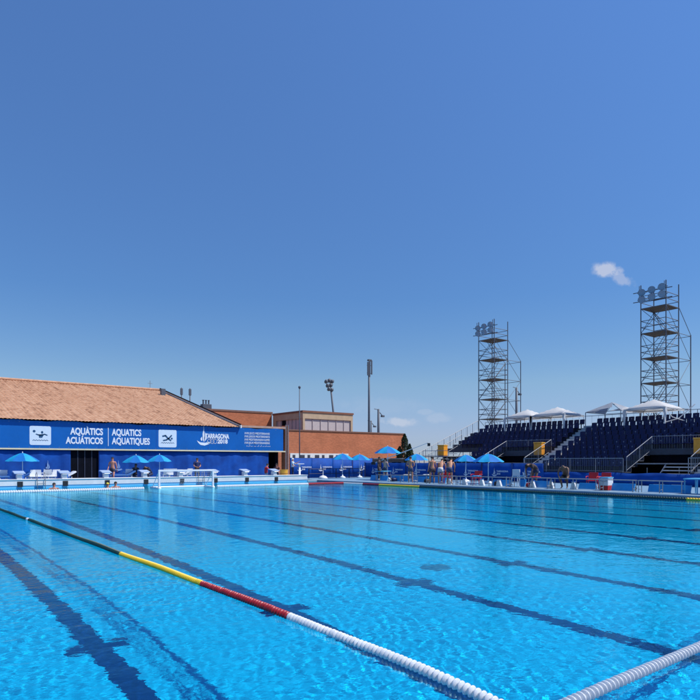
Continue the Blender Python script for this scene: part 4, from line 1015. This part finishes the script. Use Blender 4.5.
# wedges: spare starting blocks
wd = thing('wedge_block', (0, 0, 0), 0, 'x', 'wedge block'); wd.scale = (.75, .75, .8); st2 = []
b = MB(); b.M = Matrix.Rotation(R(90), 4, 'Z'); b.prism([(-.22, 0), (.22, 0), (.10, .48), (-.06, .48)], -.18, .18); b.build('body', m_white, wd, bevel=.015)
b = MB(); b.cbox((0, .02, .50), (.40, .26, .04)); b.build('top_plate', MATS['block_blue'], wd, bevel=.008)
for x, y, lab in ((30.0, 28.3, 'white wedge block behind the red chair nearest the three swimmers'), (30.0, 27.0, 'white wedge block just left of the second red chair'), (30.0, 25.6, 'white wedge block just right of the second red chair'), (29.9, 24.2, 'white wedge block left of the white lifeguard chair'),
                  (29.9, 21.8, 'white wedge block under the bending dark figure'), (29.9, 20.6, 'white wedge block between the bending figure and the seated figure'), (29.9, 19.2, 'white wedge block right beside the seated dark figure')):
    place(wd, st2, (x, y, .09), R(20), lab, 'white wedge blocks on the right deck')
rc = armchair(m_redp); rc.name = 'red_chair'; st3 = []
for x, y, lab in ((30.3, 28.9, 'red plastic chair nearest the three swimmers'), (30.3, 26.3, 'red plastic chair below the wide parasol'), (31.2, 18.9, 'red plastic chair right of the seated dark figure, left of two'), (31.2, 18.15, 'red plastic chair right of the seated dark figure, right of two')):
    place(rc, st3, (x, y, .09), R(-70), lab, 'red plastic chairs on the right deck')
t = thing('lifeguard_chair', (30.3, 23.1, .09), R(90), 'tall white lifeguard chair with a pale blue seat near the deck middle', 'lifeguard chair')
for sx in (-1, 1):
    for sy in (-1, 1):
        b = MB(); b.tube([(sx*.34, sy*.34, 0), (sx*.2, sy*.18, .85)], .032); b.build('leg', m_white, t)
b = MB(); b.box(-.26, .26, -.22, .22, .60, .66); b.build('seat', m_cyan2, t, bevel=.01)
b = MB(); b.box(-.26, .26, .18, .23, .64, 1.02); b.build('backrest', m_white, t, bevel=.01)
b = MB(); b.tube([(-.3, -.28, .3), (.3, -.28, .3)], .022); b.tube([(-.27, -.24, .5), (.27, -.24, .5)], .022); b.build('ladder_rung', m_white, t)
t = thing('cooler_box', (30.2, 17.5, .09), R(5), 'white box with a red lower half on the near right deck', 'box')
b = MB(); b.box(-.3, .3, -.22, .22, .0, .24); b.build('base', m_redp, t, bevel=.02); b = MB(); b.box(-.3, .3, -.22, .22, .243, .62); b.build('body', m_white, t, bevel=.03)
b = MB(); b.box(-.32, .32, -.24, .24, .623, .68); b.build('lid', m_cyan2, t, bevel=.02); b = MB(); b.tube([(-.31, -.2, .5), (-.36, 0, .45), (-.31, .2, .5)], .015); b.build('handle', m_steel, t)
t = thing('pale_blue_frame', (29.5, 11.6, .09), 0, 'pale blue table-height frame with posts at the right edge of the photo', 'frame')
b = MB(); b.box(0, 1.2, 0, 1.75, .66, .72); b.build('top', m_cyan2, t, bevel=.01)
for x in (.05, 1.15):
    for y in (.05, .6, 1.15, 1.7):
        b = MB(); b.tube([(x, y, 0), (x, y, .66)], .03); b.build('leg', m_cyan2, t)
for x, y, lab in ((28.95, 22.9, 'thin upright steel pole on the deck edge before the lifeguard chair'), (31.2, 33.3, 'tall thin blue-grey pole right of the lone standing swimmer')):
    t = thing('upright_pole', (x, y, .09), 0, lab, 'pole'); b = MB(); b.tube([(0, 0, 0), (0, 0, .62 if x < 30 else 1.9)], .025); b.build('shaft', m_steel, t); b = MB(); b.lathe([(0, 0), (.1, 0), (.1, .03), (0, .04)], 12); b.build('foot_plate', m_steel, t)
t = thing('scorers_table', (31.6, 36.8, .09), R(30), 'table with blue cloth behind the dark standing figure', 'table')
b = MB(); b.box(-.9, .9, -.35, .35, .70, .74); b.build('tabletop', m_cyan2, t)
for x in (-.85, .85):
    for y in (-.3, .3):
        b = MB(); b.tube([(x, y, 0), (x, y, .7)], .02); b.build('leg', m_gsteel, t)
def bag(x, y, c, label, nm='sports_bag', cat='bag'):
    t = thing(nm, (x, y, .10), random.uniform(0, 3), label, cat)
    b = MB(); pr = [(0, 0), (.14, .01), (.18, .10), (.15, .22), (.05, .27), (0, .27)]; b.M = Matrix.Diagonal((1.6, 1, 1, 1)); b.lathe(pr, 12); b.build('body', c, t, smooth=True)
    b = MB(); b.tube([(-.15, .05, .22), (-.08, .05, .36), (.08, .05, .36), (.15, .05, .22)], .012); b.build('strap', m_black, t)
bag(30.6, 31.0, m_black, 'black sports bag on the deck right of the lone standing swimmer'); bag(30.3, 24.7, m_black, 'black sports bag behind the bench left of the lifeguard chair')
bag(29.95, 22.0, m_redp, 'small red bag under the bending dark figure'); bag(30.6, 16.4, m_black, 'black sports bag beside the gap between the near benches'); bag(30.7, 34.6, m_navy, 'navy sports bag behind the bench at the far left of the right deck')
def towel(x, y, z, c, label):
    t = MB(); n = 8
    vs = [(-.22+.44*i/n, -.2+.4*j/n, .02+.018*math.sin(i*1.7+j)+(.0 if abs(i-4) < 4 else -.015)) for j in range(n+1) for i in range(n+1)]
    t.add(vs, [(j*(n+1)+i, j*(n+1)+i+1, (j+1)*(n+1)+i+1, (j+1)*(n+1)+i) for j in range(n) for i in range(n)])
    o = t.build('towel', c, smooth=True); o.location = (x, y, z); o.modifiers.new('s', 'SOLIDIFY').thickness = .02; tag(o, label, 'towel')
towel(29.5, 29.9, .66, m_white, 'white towel on the bench beside the three swimmers'); towel(29.5, 25.6, .66, m_cyan, 'blue towel on the bench below the wide parasol'); towel(29.6, 21.4, .68, m_redp, 'red towel on the bench by the bending dark figure'); towel(30.2, 32.6, .60, m_tent, 'white towel on the bench behind the lone swimmer')
# camera crane
t = thing('camera_crane', (32.9, 38.6, .09), R(-58), 'camera crane with a long pale boom beside the tall parasol', 'camera crane')
b = MB(); b.tube([(-.55, 0, 1.35), (3.9, 0, 2.95)], [.04, .028], 6); b.build('boom', m_paint, t)
for a in (0, 2.09, 4.19):
    b = MB(); b.tube([(0, 0, 1.1), (.5*math.cos(a), .5*math.sin(a), 0)], .028); b.build('tripod_leg', m_black, t)
b = MB(); b.tube([(0, 0, 1.05), (0, 0, 1.6)], .05); b.build('pan_head', m_black, t); b = MB(); b.cbox((-.65, 0, 1.32), (.3, .22, .22)); b.build('counterweight', m_black, t); b = MB(); b.cbox((3.95, 0, 2.8), (.2, .18, .24)); b.build('camera_head', m_black, t, bevel=.02)

# ================================================================== PEOPLE
def base_pose():
    return dict(pelvis=(0, 0, .95), spine=(0, .0, 1.12), chest=(0, .0, 1.33), neck=(0, .0, 1.50), head=(0, .02, 1.60), top=(0, .01, 1.70),
        sL=(-.19, 0, 1.42), eL=(-.25, -.02, 1.13), wL=(-.25, .05, .88), sR=(.19, 0, 1.42), eR=(.25, -.02, 1.13), wR=(.25, .05, .88),
        hL=(-.10, 0, .90), kL=(-.12, .03, .50), aL=(-.12, -.02, .09), tL=(-.14, .17, .035), hR=(.10, 0, .90), kR=(.12, .03, .50), aR=(.12, -.02, .09), tR=(.14, .17, .035))
POSES = {
 'stand': {}, 
 'hands_front': dict(eL=(-.26, .02, 1.14), wL=(-.10, .26, 1.08), eR=(.26, .02, 1.14), wR=(.08, .27, 1.05), head=(0, .05, 1.59), top=(0, .05, 1.69)),
 'walk': dict(kL=(-.11, .20, .52), aL=(-.12, .22, .10), tL=(-.13, .40, .06), kR=(.11, -.05, .50), aR=(.12, -.28, .14), tR=(.13, -.14, .04), wL=(-.25, -.12, .92), wR=(.24, .22, .95)),
 'lean': dict(spine=(0, .07, 1.10), chest=(0, .24, 1.27), neck=(0, .36, 1.40), head=(0, .45, 1.47), top=(0, .50, 1.57), sL=(-.19, .30, 1.34), sR=(.19, .30, 1.34), eL=(-.25, .36, 1.06), wL=(-.2, .48, .85), eR=(.25, .36, 1.06), wR=(.2, .50, .87)),
 'bend': dict(pelvis=(0, -.12, .93), hL=(-.1, -.12, .88), hR=(.1, -.12, .88), spine=(0, .03, 1.06), chest=(0, .26, 1.13), neck=(0, .43, 1.15), head=(0, .53, 1.12), top=(0, .60, 1.05), sL=(-.19, .36, 1.12), sR=(.19, .36, 1.12), eL=(-.22, .42, .83), wL=(-.15, .46, .58), eR=(.22, .40, .83), wR=(.15, .42, .57), kL=(-.13, .02, .49), kR=(.13, .02, .49)),
 'crouch': dict(pelvis=(0, -.22, .62), hL=(-.1, -.22, .58), hR=(.1, -.22, .58), spine=(0, -.1, .80), chest=(0, .10, .96), neck=(0, .25, 1.05), head=(0, .35, 1.06), top=(0, .43, 1.05), sL=(-.19, .18, 1.00), sR=(.19, .18, 1.0), eL=(-.24, .3, .75), wL=(-.16, .38, .52), eR=(.24, .3, .75), wR=(.16, .38, .52), kL=(-.16, .22, .52), kR=(.16, .22, .52)),
 'sit': dict(pelvis=(0, -.05, .50), hL=(-.1, -.02, .48), hR=(.1, -.02, .48), spine=(0, -.08, .68), chest=(0, -.05, .90), neck=(0, 0, 1.07), head=(0, .05, 1.17), top=(0, .05, 1.27), sL=(-.19, -.03, .99), sR=(.19, -.03, .99), eL=(-.25, .08, .74), wL=(-.14, .32, .66), eR=(.25, .08, .74), wR=(.14, .32, .66), kL=(-.15, .42, .50), aL=(-.15, .42, .09), tL=(-.16, .60, .035), kR=(.15, .42, .50), aR=(.15, .42, .09), tR=(.16, .60, .035)),
 'reach': dict(eL=(-.24, .24, 1.30), wL=(-.18, .48, 1.42), eR=(.26, .02, 1.14), wR=(.18, .26, 1.10)),
 'swim': dict(eL=(-.32, .15, 1.30), wL=(-.25, .38, 1.36), eR=(.32, .15, 1.3), wR=(.25, .38, 1.36)),
}
RAD = dict(pelvis=.135, spine=.125, chest=.15, neck=.058, head=.088, top=.075, sL=.062, eL=.042, wL=.028, sR=.062, eR=.042, wR=.028, hL=.095, kL=.060, aL=.038, tL=.030, hR=.095, kR=.060, aR=.038, tR=.030)
def skin_mesh(verts, edges, radii, name, m, sub=1, root=0):
    me = bpy.data.meshes.new(name+'_cage'); me.from_pydata(verts, edges, []); o = bpy.data.objects.new(name, me); COL.objects.link(o)
    o.modifiers.new('skin', 'SKIN'); 
    for i, d in enumerate(me.skin_vertices[0].data): d.radius = radii[i] if isinstance(radii[i], tuple) else (radii[i], radii[i]); d.use_root = (i == root)
    s_ = o.modifiers.new('sub', 'SUBSURF'); s_.levels = sub; s_.render_levels = sub
    dg = bpy.context.evaluated_depsgraph_get(); r = bpy.data.meshes.new_from_object(o.evaluated_get(dg)); bpy.data.objects.remove(o); bpy.data.meshes.remove(me)
    r.name = name; r.materials.clear(); r.materials.append(m); r.polygons.foreach_set('use_smooth', [True]*len(r.polygons)); return r
def mobj(me, name, parent): o = bpy.data.objects.new(name, me); COL.objects.link(o); o.parent = parent; return o
SK = {'tan': (.50, .235, .135), 'dark': (.16, .085, .055), 'red': (.46, .20, .14), 'pale': (.50, .30, .22)}
def person(loc, rz, pose, label, skin='tan', hair=(.02, .015, .012), shirt=None, bottoms=(.02, .03, .08), longs=False, cap=None, scale=1.0, group=None, extra=None, swimmer=False):
    J = base_pose(); J.update(POSES[pose]); J.update(extra or {}); t = thing('person', loc, rz, label, 'person', group); t.scale = (scale,)*3
    names = ['pelvis', 'spine', 'chest', 'neck', 'head', 'top', 'sL', 'eL', 'wL', 'sR', 'eR', 'wR', 'hL', 'kL', 'aL', 'tL', 'hR', 'kR', 'aR', 'tR']
    E_ = [('pelvis', 'spine'), ('spine', 'chest'), ('chest', 'neck'), ('neck', 'head'), ('head', 'top'), ('chest', 'sL'), ('sL', 'eL'), ('eL', 'wL'), ('chest', 'sR'), ('sR', 'eR'), ('eR', 'wR'), ('pelvis', 'hL'), ('hL', 'kL'), ('kL', 'aL'), ('aL', 'tL'), ('pelvis', 'hR'), ('hR', 'kR'), ('kR', 'aR'), ('aR', 'tR')]
    V = [Vector(J[n]) for n in names]; ix = {n: i for i, n in enumerate(names)}; E = [(ix[a], ix[b]) for a, b in E_]; rad = [RAD[n] for n in names]
    rad[0] = (.155, .11); rad[1] = (.135, .10); rad[2] = (.165, .11)
    for s, w, e in ((-1, 'wL', 'eL'), (1, 'wR', 'eR')):       # palm and five fingers
        a, c = Vector(J[e]), Vector(J[w]); d = (c-a).normalized(); side = d.cross(Vector((0, 1, 0)) if abs(d.y) < .8 else Vector((0, 0, 1))).normalized()
        pn = side.cross(d).normalized(); palm = c + d*.055; V.append(palm); rad.append((.034, .018)); pi = len(V)-1; E.append((ix[w], pi))
        for k, L in enumerate((.075, .085, .08, .062)):
            o_ = side*(k-1.5)*.021; p1 = palm+d*.04+o_; p2 = p1+d*L*.55+pn*.012; p3 = p2+d*L*.4+pn*.03
            i1 = len(V); V += [p1, p2, p3]; rad += [.010, .009, .008]; E += [(pi, i1), (i1, i1+1), (i1+1, i1+2)]
        p1 = palm-side*.035*1-d*.01; p2 = p1-side*.02+d*.035+pn*.01; i1 = len(V); V += [p1, p2]; rad += [.012, .010]; E += [(pi, i1), (i1, i1+1)]
    hd, tp, nk = Vector(J['head']), Vector(J['top']), Vector(J['neck']); up = (tp-nk).normalized(); fwd = Vector((0, 1, 0)); fwd = (fwd-up*fwd.dot(up)).normalized(); lat = up.cross(fwd)
    ms = mat('skin_'+skin, SK[skin], .55, .08, 6)
    body = skin_mesh([tuple(v) for v in V], E, rad, 'body', ms, 1)
    nbody = ([v.co.copy() for v in body.vertices], [v.normal.copy() for v in body.vertices], [tuple(f.vertices) for f in body.polygons])
    bm = bmesh.new(); bm.from_mesh(body)                       # nose, ears, eyes, mouth
    def ell(c, r, mi=0):
        g = bmesh.ops.create_icosphere(bm, subdivisions=1, radius=1)
        for v in g['verts']: v.co = c + lat*v.co.x*r[0] + fwd*v.co.y*r[1] + up*v.co.z*r[2]
        for f in {f for v in g['verts'] for f in v.link_faces}: f.material_index = mi; f.smooth = True
    hc = hd + up*.03
    ell(hc+fwd*.088-up*.01, (.012, .022, .022)); 
    for s in (-1, 1): ell(hc+lat*s*.083, (.010, .018, .028)); ell(hc+fwd*.076+lat*s*.032+up*.012, (.012, .008, .006), 1)
    ell(hc+fwd*.078-up*.052, (.024, .008, .005), 2)
    bm.to_mesh(body); bm.free(); body.materials.append(m_black); body.materials.append(mat('lips', (.30, .08, .07), .5))
    mobj(body, 'body', t)
    b = MB(); hp = []; N, K = 6, 12
    cc = hd+up*.045-fwd*.012
    for j in range(N+1):
        th = R(2+100*j/N)
        for k in range(K): ph = 2*math.pi*k/K; hp.append(tuple(cc + up*(.107*math.cos(th)) + (fwd*math.cos(ph)*.100+lat*math.sin(ph)*.092)*math.sin(th) + (up*.055 if (math.cos(ph) > .45 and th > 1.2) else Vector())))
    b.add(hp, [(j*K+k, j*K+(k+1) % K, (j+1)*K+(k+1) % K, (j+1)*K+k) for j in range(N) for k in range(K)])
    b.build('cap' if cap else 'hair', mat('cap_%d' % int(cap[0]*100), cap, .5) if cap else mat('hair_%d' % int(hair[0]*1000), hair, .8), t, smooth=True)
    def garment(part, allow, off, c):
        me = bpy.data.meshes.new(part); bv = nbody; ok = []
        for co in bv[0]:
            best = None
            for n1, n2 in E_:
                p, q = Vector(J[n1]), Vector(J[n2]); d = q-p; u = max(0, min(1, (co-p).dot(d)/max(1e-9, d.length_squared))); dd = (co-p-d*u).length - RAD[n1]*(1-u) - RAD[n2]*u
                if best is None or dd < best[0]: best = (dd, (n1, n2), u)
            r = allow.get(best[1]); ok.append(r is not None and r[0] <= best[2] <= r[1])
        fs = [f for f in bv[2] if sum(ok[i] for i in f) >= len(f)-0]; used = sorted({i for f in fs for i in f}); mp = {i: k for k, i in enumerate(used)}
        me.from_pydata([tuple(bv[0][i]+bv[1][i]*off) for i in used], [], [tuple(mp[i] for i in f) for f in fs])
        me.materials.append(mat('cloth_%02d%02d%02d' % tuple(int(99*q) for q in c), c, .8, .1, 8)); me.polygons.foreach_set('use_smooth', [True]*len(me.polygons))
        o = mobj(me, part, t); m_ = o.modifiers.new('s', 'SOLIDIFY'); m_.thickness = .012; m_.offset = -.5
    leg = {('pelvis', 'hL'): (0, 1), ('pelvis', 'hR'): (0, 1), ('pelvis', 'spine'): (0, .55)}
    hi = 1.0 if longs else .45
    leg[('hL', 'kL')] = leg[('hR', 'kR')] = (0, hi)
    if longs: leg[('kL', 'aL')] = leg[('kR', 'aR')] = (0, .92)
    garment('trousers' if longs else 'trunks', leg, .014, bottoms)
    if shirt: garment('shirt', {('pelvis', 'spine'): (.2, 1), ('spine', 'chest'): (0, 1), ('chest', 'neck'): (0, .6), ('chest', 'sL'): (0, 1), ('chest', 'sR'): (0, 1), ('sL', 'eL'): (0, .6), ('sR', 'eR'): (0, .6)}, .022, shirt)
    return t
LEFT = R(90+37); RIGHT = R(-53)      # facing picture-left or picture-right (roughly)
person((atY(112.5, 42.9), 42.9, .12), R(150), 'walk', 'sunburnt shirtless man in dark trunks near the third starting block', 'red', bottoms=(.03, .03, .05))
person((atY(135.5, 43.4), 43.4, .10), R(-170), 'sit', 'dark seated figure under the left one of the paired parasols', 'dark', shirt=(.02, .02, .04), longs=True)
person((atY(148.5, 43.1), 43.1, .10), R(120), 'crouch', 'dark crouching figure beside the fourth starting block', 'dark', shirt=(.015, .02, .05), longs=True)
person((atY(197, 43.6), 43.6, .09), R(175), 'hands_front', 'person in navy shirt and dark trousers standing behind the goal', 'tan', shirt=(.015, .03, .12), longs=True, bottoms=(.01, .012, .03))
person((atY(266.8, 42.95), 42.95, .09), R(-100), 'sit', 'seated person in a red shirt and pale trousers at the porch', 'tan', shirt=(.50, .03, .05), longs=True, bottoms=(.34, .45, .58))
person((atY(276.5, 44.2), 44.2, .09), R(150), 'sit', 'seated person in dark clothes inside the shaded porch', 'red', shirt=(.10, .03, .03), longs=True)
person((atY(292.5, 42.9), 42.9, .09), R(-120), 'reach', 'person in pale blue shirt and white cap beside the brick column', 'tan', shirt=(.45, .62, .80), longs=True, cap=(.8, .8, .8))
person((31.0, 36.6, .09), R(-140), 'stand', 'tall dark-clothed figure standing at the left end of the right deck', 'dark', shirt=(.07, .035, .03), longs=True, bottoms=(.08, .05, .04), scale=1.05)
person((32.3, 37.4, .09), R(-70), 'reach', 'shirtless person reaching up to the crane boom', 'pale', bottoms=(.05, .05, .08))
person((29.5, 31.5, .10), RIGHT+R(0), 'hands_front', 'lone tanned swimmer in grey trunks facing right with hands before his waist', 'tan', bottoms=(.05, .06, .12), scale=1.04)
person((29.5, 29.4, .10), R(-20), 'stand', 'shirtless swimmer standing upright, leftmost of the group of three', 'tan', bottoms=(.08, .05, .06), scale=1.04)
person((29.8, 28.95, .10), R(-60), 'lean', 'shirtless swimmer with white towel shorts, middle of the group of three', 'tan', bottoms=(.60, .60, .62), scale=1.03)
person((29.6, 27.95, .10), R(-60), 'lean', 'shirtless swimmer leaning forward, rightmost of the group of three', 'tan', bottoms=(.03, .05, .12), scale=1.05)
person((31.0, 22.5, .10), R(85), 'bend', 'dark figure bending forward right of the lifeguard chair', 'dark', shirt=(.05, .03, .03), bottoms=(.03, .04, .1), scale=1.12)
person((29.9, 19.75, .10), R(110), 'crouch', 'dark hunched figure with bare back near the red folding seats', 'dark', bottoms=(.02, .02, .03), scale=1.12)
for (px, Yd, lab, cp) in ((54, 38.6, 'swimmer with dark wet hair, head above water left of the doorway', None), (107.5, 36.8, 'swimmer in a yellow cap at the float line', (.75, .6, .05)), (115.5, 38.4, 'dark-haired swimmer behind the one in the yellow cap', None)):
    person((atY(px, Yd), Yd, -1.38), R(170), 'swim', lab, 'red', cap=cp)
